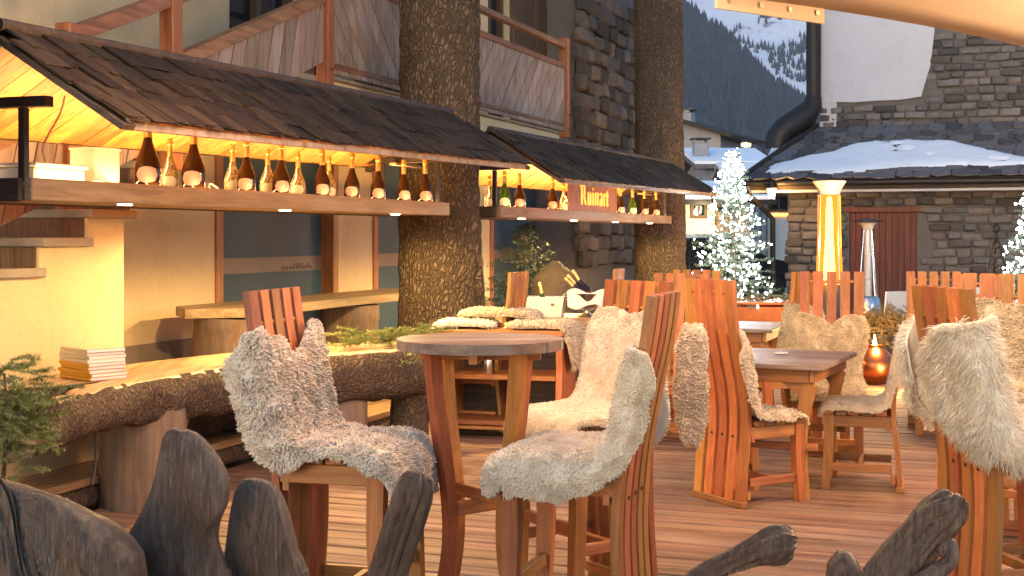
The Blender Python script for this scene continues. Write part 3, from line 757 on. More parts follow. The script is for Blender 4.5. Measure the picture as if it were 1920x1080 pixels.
for k in range(8):
    w_ = rs.uniform(.26, .46); d_ = rs.uniform(.42, .52)
    P = [(-w_/2, -d_/2+rs.uniform(0, .08)), (-w_*.1, -d_/2-rs.uniform(0, .05)), (w_/2, -d_/2+rs.uniform(0, .1)), (w_/2-.01, d_/2), (-w_/2+.01, d_/2)]
    SLM.append((w_, MB().prism(P, -.012, .014, 2).mesh('slate', M['slate'])))
rows = 9
for r_ in range(rows):
    v = (r_+.35)/rows; x = hipx(v)+.03
    while x < cx(1935, EY+(TY-EY)*v):
        w_, me = rs.choice(SLM)
        inst('slate', me, CC, (x+w_/2, EY+(TY-EY)*v, ER+(ZT-ER)*v+.018+rs.uniform(0, .02)), (slope-.045+rs.uniform(-.025, .025), rs.uniform(-.03, .03), rs.uniform(-.06, .06)))
        x += w_+.008
obj('fascia', MB().box(EX0, XR, EY-.02, EY+.02, ER-.22, ER-.045, .008), M['dark_wood'], CC)
obj('soffit_board', MB().box(EX0+.15, XR, EY+.03, .05, ER-.27, ER-.20, .006), M['plaster_white'], CC)
gut = MB(); gut.tube([(EX0-.05, EY-.07, ER-.1), (XR, EY-.07, ER-.1)], .055, 10); obj('gutter', gut, M['dark_metal'], CC, 60)
hb = MB(); hb.tube([(EX0, EY, ER+.02), (TXL-.1, TY, ZT+.05)], .07, 8); obj('hip_ridge', hb, M['dark_metal'], CC, 60)
dp = MB(); gx = cx(1449, -.2)
dp.tube([(EX0+.1, EY-.07, ER-.15), (EX0+.14, EY-.02, ER-.32), (gx-.1, -.3, ER-.62), (gx, -.2, ER-.75), (gx, -.2, 0)], .05, 10); obj('downpipe', dp, M['dark_metal'], CC, 60)
bigx = cx(1525, TY-.2); zz0 = cz(1525, 190, TY-.2); ex = cx(1458, TY-.6); ez = cz(1458, 255, TY-.6)
bp = MB(); bp.tube([(bigx, TY-.17, 9), (bigx, TY-.17, zz0+.1)], .145, 14); obj('flue_pipe', bp, M['dark_metal'], CC, 60)
bp = MB(); bp.tube([(bigx, TY-.17, zz0+.1), (bigx-.02, TY-.18, zz0-.08), (bigx-.12, TY-.25, zz0-.24), (ex+.1, TY-.5, ez+.12), (ex, TY-.55, ez-.02), (ex-.02, TY-.56, ez-.25)], [.16, .2, .25, .26, .25, .25], 14); obj('flue_elbow', bp, M['dark_metal'], CC, 60)
for px_ in (1565, 1652, 1775, 1898):                 # snow guards
    v_ = .62; x_ = cx(px_, EY+(TY-EY)*v_); y_ = EY+(TY-EY)*v_; z_ = ER+(ZT-ER)*v_
    g = MB(); g.box(x_-.09, x_+.09, y_-.02, y_+.02, z_+.13, z_+.17, .005); g.box(x_-.02, x_+.02, y_-.02, y_+.03, z_, z_+.2, .005); g.box(x_-.06, x_+.06, y_-.03, y_-.005, z_+.07, z_+.09, .003)
    obj('snow_guard', g, M['iron'], CC)
# snow lying on the annex roof
nu, nv = 150, 46; us = np.linspace(cx(1420, -.3), 6.2, nu); vs = np.linspace(.02, .80, nv); U_, V_ = np.meshgrid(us, vs, indexing='ij'); u, v = U_.ravel(), V_.ravel()
edge_hi = np.interp(u, [cx(1420), cx(1520), cx(1600), cx(1640), cx(1760), cx(1850), cx(1925), 7], [.10, .40, .60, .68, .62, .40, .26, .2])
edge_lo = np.interp(u, [cx(1420), cx(1500), cx(1560), cx(1700), cx(1800), 7], [.05, .06, .04, .10, .12, .14])
n_ = fbm(np.stack([u*2.4, v*7, u*0], 1), 4, 31)*.09
th = np.minimum(np.clip((edge_hi+n_-v)*9, -1, 1), np.clip((v-edge_lo-n_*.6)*14, -1, 1))
th = np.minimum(th, np.clip((u-(EX0+(TXL-.1-EX0)*v)-.3+n_*2)*3, -1, 1))
holes_ = fbm(np.stack([u*3.1, v*10, u*0+4], 1), 3, 77); th = np.minimum(th, np.clip((.62-holes_)*5, -1, 1))
zoff = np.where(th > 0, .03+.075*np.sqrt(np.clip(th, 0, 1)), -.10)+.012*fbm(np.stack([u*6, v*16, u*0], 1), 3, 5)
V = np.stack([u, EY+(TY-EY)*v, ER+(ZT-ER)*v+zoff], 1); q = np.arange(nu*nv).reshape(nu, nv)
Fq = np.stack([q[:-1, :-1], q[1:, :-1], q[1:, 1:], q[:-1, 1:]], -1).reshape(-1, 4)
sn = bpy.data.objects.new('roof_snow', np_mesh('roof_snow', V, Fq, M['snow'], 180)); COL.objects.link(sn); sn.location = CC.location; sn.rotation_euler = CC.rotation_euler
tag(sn, 'patch of old snow lying on the slates of the church annex', 'snow', kind='stuff')
# wall lantern
M['glow_w'] = emis('glow_w', (1, .62, .25), 2.5); M['glow_star'] = emis('glow_star', (1, .85, .5), 14); M['glow_street'] = emis('glow_street', (1, .8, .25), 1.0)
Yl = 24.3; wl_ = thing('wall_lantern', 'small lit lantern under the church eaves beside the downpipe', 'lantern', (X_at(1447, Yl), Yl, Z_at(372, Yl)))
obj('glass', MB().lathe([(.045, 0), (.085, .17), (.085, .18)], 6), M['glow_w'], wl_)
obj('cap', MB().lathe([(.10, .181), (.03, .25), (.012, .30)], 6), M['iron'], wl_); obj('bracket', MB().tube([(0, 0, -.001), (0, .1, -.06), (.05, .42, -.06)], .012, 6), M['iron'], wl_)
lamp('lantern_light', 'POINT', (0, -.12, .08), 22, WARM, .08, parent=wl_)
# ---------------------------------------------------------------- village behind
def house(name, label, X, Y, w, d, h, rise, rz, wall, roof, snow=None, group=None):
    T = thing(name, label, 'house', (X, Y, 0), rz, group)
    obj('wall', MB().add([(-w/2, -d/2, -.06), (w/2, -d/2, -.06), (w/2, d/2, -.06), (-w/2, d/2, -.06), (-w/2, -d/2, h), (w/2, -d/2, h), (w/2, d/2, h), (-w/2, d/2, h), (-w/2, 0, h+rise), (w/2, 0, h+rise)],
        [(0, 1, 5, 4), (1, 2, 6, 9, 5), (2, 3, 7, 6), (3, 0, 4, 8, 7), (4, 5, 9, 8), (6, 7, 8, 9)]), wall, T)
    for sg in (-1, 1):
        e = .7; k = rise/(d/2); P = [(-w/2-e, sg*(d/2+e), h-k*e+.02), (w/2+e, sg*(d/2+e), h-k*e+.02), (w/2+e, 0, h+rise+.02), (-w/2-e, 0, h+rise+.02)]
        obj('roof', MB().add(P+[(a, b, c+.14) for a, b, c in P], [(0, 1, 2, 3), (7, 6, 5, 4), (0, 4, 5, 1), (1, 5, 6, 2), (2, 6, 7, 3), (3, 7, 4, 0)]), roof, T)
        if snow:
            P = [(a*.985, b*.98, c+.142) for a, b, c in P]
            obj('snow_cover', MB().add(P+[(a, b, c+.12) for a, b, c in P], [(0, 1, 2, 3), (7, 6, 5, 4), (0, 4, 5, 1), (1, 5, 6, 2), (2, 6, 7, 3), (3, 7, 4, 0)]), M['snow'], T)
    return T
def win(T, x, y, z, w, h, lit=None):
    f = obj('window', MB().box(x-w/2, x+w/2, y-.03, y-.005, z, z+h, .005), lit or M['dark_pane'], T)
    fr = MB(); fr.box(x-w/2-.09, x-w/2, y-.06, y-.004, z-.09, z+h+.09, .004); fr.box(x+w/2, x+w/2+.09, y-.06, y-.004, z-.09, z+h+.09, .004)
    fr.box(x-w/2, x+w/2, y-.058, y-.004, z+h, z+h+.09, .004); fr.box(x-w/2, x+w/2, y-.058, y-.004, z-.09, z, .004); fr.box(x-.03, x+.03, y-.055, y-.031, z, z+h, .003)
    obj('frame', fr, M['shutter'], f)
def chim(T, x, y, z, w, h):
    c = obj('chimney', MB().box(x-w/2, x+w/2, y-w/2, y+w/2, z, z+h, .03), M['plaster_grey'], T)
    obj('chimney_cap', MB().box(x-w*.65, x+w*.65, y-w*.65, y+w*.65, z+h+.12, z+h+.18, .01), M['slate'], c)
    for a in (-1, 1): obj('cap_leg', MB().box(x+a*w*.45-.04, x+a*w*.45+.04, y-.2, y+.2, z+h+.001, z+h+.119, .01), M['plaster_grey'], c)
Y1 = 62
hA = house('stone_house', 'tall grey house with dark overhanging roof and chimney at the forest edge', X_at(1240, Y1), Y1, 3.6, 7.0, Z_at(262, Y1), 1.1, R(62), M['plaster_grey'], M['shingle'])
chim(hA, .2, -1.2, Z_at(232, Y1)-.3, .6, .75); win(hA, .3, -3.5, 4.0, .8, 1.0); win(hA, .3, -3.5, 1.5, .8, 1.0)
Y2 = 48
hB = house('low_house', 'low house with a snow covered slate roof behind the decorated tree', X_at(1345, Y2), Y2, 1.35, 5.0, Z_at(318, Y2), .5, R(2), M['plaster_grey'], M['slate'], True)
chim(hB, -.95, -1.9, Z_at(312, Y2)-.2, .5, .9)
win(hB, .1, -2.5, 2.0, .5, .8)
Y3 = 40
hC = house('lit_house', 'cream house with wooden balcony lit by the star lamp', X_at(1318, Y3), Y3, 1.9, 3.0, Z_at(378, Y3), .35, R(4), M['plaster_cream'], M['dark_metal'], True)
for k in range(8): obj('baluster', MB().box(.02+k*.11, .10+k*.11, -1.9, -1.87, Z_at(430, Y3-1.8), Z_at(398, Y3-1.8), .004), M['frame'], hC)
obj('balcony_floor', MB().box(-.02, .94, -1.92, -1.5, Z_at(440, Y3-1.8), Z_at(431, Y3-1.8), .01), M['frame'], hC)
win(hC, .35, -1.5, Z_at(425, Y3), .5, .55); win(hC, .35, -1.5, Z_at(476, Y3), .55, .4); win(hC, -.45, -1.5, Z_at(405, Y3), .3, .35)
Y4 = 44
hD = house('white_house', 'white fronted shop with pale blind and lit sign strip beside the downpipe', X_at(1432, Y4), Y4, 1.7, 4.0, Z_at(348, Y4), .5, R(-3), M['plaster_white'], M['slate'], True)
win(hD, .2, -2, Z_at(392, Y4-2), .5, .4); obj('shop_blind', MB().box(-.15, .6, -2.06, -2.02, Z_at(490, Y4-2), Z_at(408, Y4-2), .01), M['white_plastic'], hD)
obj('sign_strip', MB().box(-.1, .5, -2.1, -2.061, Z_at(406, Y4-2), Z_at(400, Y4-2), .004), emis('sign_strip', (1, .45, .12), .6), hD)
for k in range(3): obj('mullion', MB().box(-.55+k*.18, -.51+k*.18, -2.05, -2.01, 0.3, Z_at(380, Y4-2), .005), M['plaster_grey'], hD)
Yb = 39; sl_ = thing('star_lamp', 'bright starry lamp on the cream house left of the decorated tree', 'lamp', (X_at(1337, 37.5), 37.5, Z_at(388, 37.5)))
obj('bulb', MB().lathe([(.01, -.10), (.075, -.06), (.10, 0), (.075, .06), (.01, .10)], 12), M['glow_star'], sl_, 60); obj('arm', MB().tube([(0, 0, .1), (0, .3, .3), (-.1, 1.1, .3)], .02, 6), M['iron'], sl_)
lamp('star_light', 'POINT', (0, -.15, -.1), 45, (1, .85, .5), .1, parent=sl_)
Ys = 52; st_ = thing('street_lamp', 'curved street lamp with yellow glow above the snowy roof', 'lamp', (X_at(1432, Ys), Ys, 0))
zt_ = Z_at(270, Ys); xa = X_at(1392, Ys)-X_at(1432, Ys)
obj('pole', MB().tube([(0, 0, -.06), (0, 0, zt_-.4), (-.05, 0, zt_-.05), (xa*.45, 0, zt_+.05)], [.07, .05, .045, .04], 8), M['iron'], st_, 60)
obj('head', MB().tube([(xa*.4, 0, zt_+.06), (xa*.7, 0, zt_+.09), (xa*1.05, 0, zt_+.06)], [.06, .13, .10], 10), M['iron'], st_, 60); obj('diffuser', MB().tube([(xa*.62, -.03, zt_-.03), (xa*.85, -.03, zt_-.02), (xa*1.05, -.03, zt_-.01)], [.08, .12, .08], 10), M['glow_street'], st_, 60)
# parked car, mostly hidden
ca = thing('parked_car', 'dark parked car with snow on its roof behind the second trunk', 'car', (X_at(1318, 30), 30, 0), R(8))
pf = [(-2.0, .25), (-2.05, .7), (-1.5, .85), (-.9, 1.38), (.6, 1.40), (1.25, .95), (2.0, .82), (2.1, .3)]
obj('body', MB().prism(pf, -.8, .8, 1), plain('car_paint', (.03, .04, .06), .25, .3, bst=0), ca, 30)
obj('side_window', MB().prism([(-.95, .92), (-.75, 1.3), (.5, 1.32), (.95, .95)], -.81, -.802, 1), M['dark_pane'], ca)
obj('roof_snow', MB().prism([(-.85, 1.39), (-.6, 1.47), (.4, 1.48), (.62, 1.405)], -.7, .7, 1), M['snow'], ca)
for xw in (-1.3, 1.3):
    for sy in (-.78, .78):
        wm = MB(); wm.tube([(xw, sy-.1, .26), (xw, sy+.1, .26)], .31, 16, up=(0, 0, 1)); obj('wheel', wm, M['black_plastic'], ca, 40)
# ---------------------------------------------------------------- parasol canopy overhead (corner hangs into the picture)
pc = [(.92, 6.31), (4.9, 10.15), (8.0, 6.9), (4.75, 3.75)]; ctr = (4.82, 6.95); ZC = 2.60; ZM = 3.6
PA = thing('parasol', 'large cream parasol canopy hanging into the upper right corner', 'parasol', (ctr[0], ctr[1], 0))
nn = 24; V = []; 
for i in range(nn+1):
    for j in range(nn+1):
        a, b = i/nn, j/nn; x = (1-a)*(1-b)*pc[0][0]+a*(1-b)*pc[1][0]+a*b*pc[2][0]+(1-a)*b*pc[3][0]; y = (1-a)*(1-b)*pc[0][1]+a*(1-b)*pc[1][1]+a*b*pc[2][1]+(1-a)*b*pc[3][1]
        m_ = max(abs(2*a-1), abs(2*b-1)); sag = .10*math.sin(math.pi*a)*(abs(2*b-1)**6)+.10*math.sin(math.pi*b)*(abs(2*a-1)**6)
        V.append((x-ctr[0], y-ctr[1], ZM-(ZM-ZC)*(m_**1.06)+sag*.7-.06*math.sin(math.pi*m_)))
q = np.arange((nn+1)**2).reshape(nn+1, nn+1); Fq = np.stack([q[:-1, :-1], q[1:, :-1], q[1:, 1:], q[:-1, 1:]], -1).reshape(-1, 4)
cm, nt, n, l, b = nm('canopy_cloth'); b.inputs['Base Color'].default_value = (.50, .40, .30, 1); b.inputs['Roughness'].default_value = .85
bump(nt, b, noise(nt, coords(nt, False), 3.0, 3, .5), .25, .03)
co = bpy.data.objects.new('cloth', np_mesh('cloth', V, Fq, cm, 180)); link(co, PA); md = co.modifiers.new('s', 'SOLIDIFY'); md.thickness = .004
va = MB()                                            # valance flap along the near left edge
A_ = Vector((1.64-ctr[0], 7.0-ctr[1], ZC+.045)); B_ = Vector((pc[3][0]-ctr[0], pc[3][1]-ctr[1], ZC))
A2 = A_+Vector((-.66, -.63, -.035))
for p0, p1 in ((A_, A2),): va.add([p0+Vector((.0, 0, .012)), p1+Vector((0, 0, .012)), p1+Vector((0, 0, -.075)), p0+Vector((0, 0, -.085)), p0+Vector((-.01, .01, .012)), p1+Vector((-.01, .01, .012)), p1+Vector((-.01, .01, -.075)), p0+Vector((-.01, .01, -.085))], [(0, 1, 2, 3), (7, 6, 5, 4), (0, 4, 5, 1), (2, 6, 7, 3), (1, 5, 6, 2), (0, 3, 7, 4)])
v_ = obj('hem_flap', va, cm, PA)
for k in range(4):
    p = A_+(A2-A_)*(.08+.27*k); g = MB(); g.tube([p+Vector((.002, -.004, -.035)), p+Vector((.006, -.010, -.035))], .014, 10); obj('grommet', g, M['steel'], v_, 60)
obj('pole', MB().tube([(0, 0, -.05), (0, 0, ZM-.02)], .045, 12), M['larch'], PA, 60)
for cxy in pc: obj('rib', MB().tube([(0, 0, ZM-.07), ((cxy[0]-ctr[0])*.97, (cxy[1]-ctr[1])*.97, ZC-.0)], .018, 8), M['larch'], PA, 60)
# lamp on the parasol pole, outside the frame to the right
hl = thing('parasol_lamp', 'warm lamp ring on the parasol pole beyond the right edge', 'lamp', (ctr[0], ctr[1], 2.35))
M['glow_par'] = emis('glow_par', (1, .7, .4), 8)
ring = MB(); ring.tube([(.17*math.cos(k*.3142), .17*math.sin(k*.3142), 0) for k in range(21)], .03, 8); obj('ring', ring, M['glow_par'], hl, 60)
obj('collar', MB().lathe([(.05, -.05), (.09, -.03), (.09, .03), (.05, .05)], 16), M['iron'], hl, 60)
lamp('parasol_light', 'POINT', (-.35, -.1, -.15), 150, (1, .62, .33), .45, parent=hl)

# added fill lamps: unseen festoon from left trunk to parasol, just above the frame
fs = thing('fill_festoon', 'added string of warm fill globes over the terrace, unseen above the picture', 'added fill lights', (0, 0, 0))
fpts = [(-2.2, 5.75, 3.25), (-1.5, 5.6, 3.02), (-.7, 5.45, 2.95), (.25, 5.05, 2.93), (1.1, 4.7, 2.93), (2.0, 4.4, 2.98), (2.9, 4.2, 3.05), (3.9, 3.9, 3.0), (4.7, 3.8, 2.62)]
obj('cable', MB().tube([tuple(p) for p in catmull(fpts, 40)], .008, 6), M['black_cable'], fs, 60)
M['globe'] = emis('globe', (1, .72, .45), 3.0)
for p in (fpts[2], fpts[3], fpts[5], fpts[6]):
    g = obj('fill_globe', MB().lathe([(.02, -.26), (.075, -.235), (.11, -.16), (.105, -.10), (.06, -.05), (.03, -.03)], 18), M['globe'], fs, 60, p); obj('socket', MB().lathe([(.028, -.029), (.028, .0), (.012, .012)], 12), M['black_plastic'], g, 40)
    lamp('globe_fill', 'POINT', (p[0], p[1], p[2]-.30), 34, (1, .60, .31), .22, parent=fs)
# ---------------------------------------------------------------- bottles
def darkglass(name, col, tr):
    m, nt, n, l, b = nm(name); b.inputs['Base Color'].default_value = (*col, 1); b.inputs['Roughness'].default_value = .06
    b.inputs['Specular IOR Level'].default_value = .7; b.inputs['Transmission Weight'].default_value = tr; b.inputs['IOR'].default_value = 1.4; return m
M['glass_brown'] = darkglass('glass_brown', (.022, .009, .004), .12); M['glass_green'] = darkglass('glass_green', (.03, .10, .012), .3)
M['glass_gold'] = darkglass('glass_gold', (.85, .70, .38), .85)
M['foil'] = plain('foil', (.80, .58, .22), .32, .85, var=.1, sc=30); M['label'] = plain('label', (.26, .155, .145), .6, var=.12, sc=30, bst=0); M['label_w'] = plain('label_w', (.40, .36, .30), .6, var=.1, sc=30, bst=0)
prof = [(.020, .0), (.047, .002), (.050, .012), (.050, .075), (.0485, .095), (.043, .118), (.034, .142), (.025, .164), (.018, .188), (.0152, .21)]
foilp = [(.0165, .2), (.0165, .222), (.0150, .262), (.0185, .266), (.0185, .280), (.0160, .284), (.0160, .298), (.010, .302)]
def bottle_meshes(gl, lab):
    bo = MB().lathe(prof, 22).mesh('body', M[gl], 50); fo = MB().lathe(foilp, 16).mesh('foil', M['foil'], 40)
    la = MB(); vs = []; na = 9
    for i in range(na):
        a = R(-50+100*i/(na-1)); hz = .025*math.sqrt(max(0, 1-(abs(i-(na-1)/2)/((na-1)/2))**2.4))+.006
        for z in (.055-hz, .055+hz): vs.append((.0508*math.cos(a), .0508*math.sin(a), z))
    la.add(vs, [(2*i, 2*i+2, 2*i+3, 2*i+1) for i in range(na-1)])
    return bo, fo, la.mesh('label', M[lab], 60)
BM = {'b': bottle_meshes('glass_brown', 'label'), 'g': bottle_meshes('glass_green', 'label_w'), 'w': bottle_meshes('glass_gold', 'label_w')}
def bottle(kind, loc, sc, face, label, rot=None, group='champagne bottles on the lit shelves'):
    T = thing('champagne_bottle', label, 'bottle', loc, face, group); T.scale = (sc, sc, sc)
    if rot: T.rotation_euler = rot
    for nme, me in zip(('body', 'foil', 'label'), BM[kind]): inst(nme, me, T)
    return T
row = [(277, 'b', 1.34, 0, 'largest dark champagne bottle nearest the grey speaker on the first shelf'), (319, 'w', .98, 1, 'pale gold bottle between the two largest dark bottles'),
       (363, 'b', 1.30, 0, 'second large dark bottle, just right of a pale gold one'), (436, 'w', 1.0, 1, 'pale gold bottle half behind the third dark bottle, right of the cable loop'),
       (462, 'b', 1.10, 0, 'third dark bottle from the speaker on the first shelf'), (502, 'w', 1.0, 1, 'pale gold bottle half behind the fourth dark bottle from the speaker'), (527, 'b', 1.12, 0, 'fourth dark bottle from the speaker on the first shelf'),
       (559, 'w', 1.0, 1, 'rightmost pale gold bottle standing free on the first shelf'), (604, 'b', 1.10, 0, 'fifth dark bottle, with a gold one hidden behind its neck'), (617, 'w', 1.0, 1, 'pale gold bottle hidden behind the fifth dark bottle'),
       (660, 'b', 1.10, 0, 'sixth dark bottle from the speaker on the first shelf'), (709, 'b', 1.10, 0, 'dark bottle third from the right end of the first shelf'), (757, 'b', 1.08, 0, 'dark bottle second from the right end of the first shelf'),
       (797, 'b', 1.18, 0, 'dark bottle at the right end of the first shelf against the trunk')]
random.seed(9)
for px, k, sc, back, lab in row:
    t = -4.125 if not back else -4.26; s = s_at(px, t); p = W(s, t, 1.691); bottle(k, p, sc, R(-78)+random.uniform(-.2, .2), lab)
row2 = [(918, 'w', 1.0, 1, 'pale bottle behind the metal post at the left end of the second shelf'), (946, 'g', 1.14, 0, 'green bottle at the left end of the second shelf'), (974, 'b', 1.14, 0, 'dark bottle beside the green one left of the sign'),
        (1036, 'b', 1.14, 0, 'dark bottle standing alone left of the orange sign'), (1057, 'w', .98, 0, 'pale gold bottle touching the left edge of the orange sign'),
        (1163, 'b', 1.12, 0, 'first dark bottle right of the orange sign'), (1186, 'g', 1.12, 0, 'green bottle right of the orange sign'), (1208, 'b', 1.12, 0, 'dark bottle second from the right end of the second shelf'), (1230, 'b', 1.12, 0, 'dark bottle at the right end of the second shelf')]
for px, k, sc, back, lab in row2:
    t = -4.125 if not back else -4.26; s = s_at(px, t); bottle(k, W(s, t, 1.691), sc, R(-80)+random.uniform(-.2, .2), lab)
# ---------------------------------------------------------------- sign
ts_ = -3.985
a, b_ = s_at(1066, ts_), s_at(1157, ts_)
SG = FR('sign_board', 'rust orange sign board with glowing lettering on the second shelf', 'sign', (a+b_)/2, ts_, 1.708)
SG.part('board', MB().box(ts_-.012, ts_, a, b_, 1.7085, 1.985, .002), plain('rust', (.38, .095, .02), .65, .2, var=.45, sc=7, bst=.3), None)
let = MB(); em = .20; s0 = s_at(1088, ts_); zb = 1.772; kx = (s_at(1138, ts_)-s0)/3.02
def poly(P): let.prism([(s0+x*kx, zb+y*em) for x, y in P], ts_+.001, ts_+.006, 0)
def stem(x, y0, y1, w=.17): poly([(x, y0+.05), (x+w*.5, y0-.04), (x+w, y0+.05), (x+w, y1-.05), (x+w*.5, y1+.04), (x, y1-.05)])
def dg(x0, y0, x1, y1, w=.10): poly([(x0, y0-w/2), (x1, y1-w/2), (x1, y1+w/2), (x0, y0+w/2)])
stem(.05, .0, .98); stem(.34, .52, 1.0, .15); dg(-.08, 1.0, .12, .9); dg(.18, .98, .42, 1.04); dg(.2, .52, .46, .5); poly([(.26, .5), (.42, .5), (.62, .06), (.56, -.03), (.44, .05)])
stem(.74, 0, .66); stem(.99, 0, .66); dg(.88, .03, 1.05, .06); stem(1.27, 0, .66); dg(1.3, .82, 1.42, .9, .1)
stem(1.55, 0, .66); stem(1.82, 0, .66); dg(1.68, .6, 1.86, .66)
stem(2.10, 0, .3, .15); stem(2.30, 0, .66); dg(2.1, .6, 2.34, .66); dg(2.2, .3, 2.34, .38); dg(2.2, .02, 2.34, .05)
stem(2.56, 0, .66); dg(2.7, .58, 2.86, .64, .14); stem(2.92, 0, .82); dg(2.84, .56, 3.18, .6, .09); dg(3.04, .03, 3.14, .08)
SG.part('lettering', let, emis('lettering', (1, .42, .03), .30))
# box, speaker, cables on the first shelf
p = s_at(85, -4.2)
BX = FR('storage_box', 'white lidded plastic box at the left end of the first shelf', 'box', p, -4.2, 1.691)
BX.part('tub', MB().box(-4.34, -4.10, p-.19, p+.17, 1.6915, 1.765, .012), M['white_plastic']); BX.part('lid', MB().box(-4.35, -4.09, p-.20, p+.18, 1.766, 1.785, .008), M['white_plastic'])
p = s_at(190, -4.18)
SPK = FR('speaker', 'cream rounded loudspeaker between the white box and the bottles', 'speaker', p, -4.28, 1.691)
q = MB(); pr = [(-4.285, p-.105), (-4.145, p-.10), (-4.115, p-.05), (-4.105, p), (-4.115, p+.05), (-4.145, p+.10), (-4.285, p+.105)]; q.prism(pr, 1.6915, 1.875, 2); SPK.part('cabinet', q, M['cream_plastic'], smooth=35)
q = MB(); q.prism([(-4.293, p-.108), (-4.140, p-.104), (-4.108, p-.05), (-4.097, p), (-4.108, p+.05), (-4.140, p+.104), (-4.293, p+.108)], 1.876, 1.884, 2); SPK.part('top_rim', q, M['white_plastic'])
def cable(name, label, pts, r, mat, n=24):
    c = catmull(pts, n); o = obj(name, MB().tube([tuple(x) for x in c], r, 6), mat, None, 80); return tag(o, label, 'cable')
sA = s_at(95, -4.3)
cable('power_cable', 'pale cable hanging from the hut ceiling to the white box', [W(s_at(122, -4.2), -4.2, zz(122, 180, -4.2)), W(s_at(112, -4.2), -4.2, zz(112, 215, -4.2)), W(s_at(92, -4.2), -4.2, zz(92, 250, -4.2)), W(s_at(80, -4.2), -4.2, zz(80, 280, -4.2)), W(s_at(88, -4.2), -4.2, 1.79)], .006, M['cable'])
cable('cable_loop', 'pale cable loop lying on the shelf right of the large bottles', [W(s_at(395, -4.1), -4.1, 1.692), W(s_at(397, -4.1), -4.12, 1.73), W(s_at(407, -4.1), -4.14, 1.74), W(s_at(418, -4.1), -4.14, 1.72), W(s_at(420, -4.1), -4.12, 1.692)], .006, M['cable'])
cable('speaker_cable', 'pale cable curling in front of the loudspeaker', [W(s_at(158, -4.09), -4.09, 1.70), W(s_at(175, -4.09), -4.08, 1.712), W(s_at(200, -4.09), -4.08, 1.706), W(s_at(225, -4.09), -4.09, 1.694)], .005, M['cable'])
cable('ground_cable', 'black cable dangling below the log counter near the wall', [W(5.7, -4.3, .62), W(5.75, -4.33, .45), W(5.72, -4.3, .3), W(5.66, -4.28, .18)], .008, M['black_cable'])
# ---------------------------------------------------------------- chairs and stools
def smooth_path(pts, n=18): return [tuple(x) for x in catmull(pts, n)]
PD = smooth_path([(-.205, .02), (-.19, .2), (-.168, .42), (-.180, .62), (-.225, .82), (-.262, 1.02), (-.275, 1.21)])
PS = smooth_path([(-.195, .02), (-.172, .25), (-.160, .5), (-.176, .72), (-.212, .92), (-.252, 1.1), (-.275, 1.26)])
def chair_meshes(stool):
    path = PS if stool else PD; sh = .72 if stool else .455; W_ = .41; out = []
    nslat = 5; g = .025; w = (W_-g*(nslat-1))/nslat
    for i in range(nslat):
        y0 = -W_/2+i*(w+g); out.append(('back_slat', MB().strip(path, y0, y0+w, .026).mesh('back_slat', M['larch'], 40), None))
    xb = path[4][0]
    # inner cross rails tying the slats
    zt = 1.11 if not stool else 1.16; i = min(range(len(path)), key=lambda k: abs(path[k][1]-zt))
    q = MB(); q.tube([(path[i][0], -W_/2+.01, path[i][1]), (path[i][0], W_/2-.01, path[i][1])], .010, 8); out.append(('dowel', q.mesh('dowel', M['larch_y'], 60), None))
    for z in ((.06, sh-.09) if not stool else (.06, sh-.1)):
        i = min(range(len(path)), key=lambda k: abs(path[k][1]-z)); x = path[i][0]; 
        fr = z > 1
        out.append(('cross_rail', MB().box(x+.02, x+.045, -W_/2+.004, W_/2-.004, z-.022, z+.022, .003).mesh('cross_rail', M['larch_y']), None))
    out.append(('foot_rail', MB().box(path[0][0]-.022, path[0][0]+.026, -W_/2-.004, W_/2+.004, 0, .035, .004).mesh('foot_rail', M['larch_y']), None))
    xs = -.13
    for i in range(5):
        out.append(('seat_slat', MB().box(xs+i*.072, xs+i*.072+.064, -W_/2-.012, W_/2+.012, sh-.028, sh, .005).mesh('seat_slat', M['table_top_y'] if i % 2 else M['larch_y']), None))
    for sy in (-1, 1):
        y = sy*(W_/2-.02)
        out.append(('side_rail', MB().box(-.155, .20, y-.014, y+.014, sh-.095, sh-.030, .003).mesh('side_rail', M['larch_x']), None))
        lp = [(.205, 0), (.195, sh*.3), (.185, sh*.65), (.19, sh-.029)]
        out.append(('leg', MB().strip(lp, y-.024, y+.024, [.042, .05, .056, .06]).mesh('leg', M['larch'], 40), None))
        zl = .13 if not stool else .24
        out.append(('side_stretcher', MB().box(-.155, .172, y-.012, y+.012, zl-.022, zl+.022, .003).mesh('side_stretcher', M['larch_x']), None))
    out.append(('front_rail', MB().box(.17, .197, -W_/2+.045, W_/2-.045, sh-.093, sh-.031, .003).mesh('front_rail', M['larch_y']), None))
    if stool: out.append(('footrest', MB().box(.175, .205, -W_/2+.045, W_/2-.045, .30, .345, .004).mesh('footrest', M['larch_y']), None))
    out.append(('cross_stretcher', MB().box(.0, .03, -W_/2+.033, W_/2-.033, .11 if not stool else .222, .152 if not stool else .258, .003).mesh('cross_stretcher', M['larch_y']), None))
    bl = []
    for z in (sh-.1,):
        i = min(range(len(path)), key=lambda k: abs(path[k][1]-z))
        for k in (1, 2, 3):
            y0 = -W_/2+k*(w+g)+w/2; m_ = MB(); m_.tube([(path[i][0]-.0165, y0, path[i][1]), (path[i][0]-.011, y0, path[i][1])], .0075, 8); bl.append(m_.mesh('bolt', M['iron']))
    return out, bl
M['table_top_y'] = wood('table_top_y', (.16, .09, .05), (.38, .21, .11), 'y', rough=.5, var=.2)
CHM = {True: chair_meshes(True), False: chair_meshes(False)}
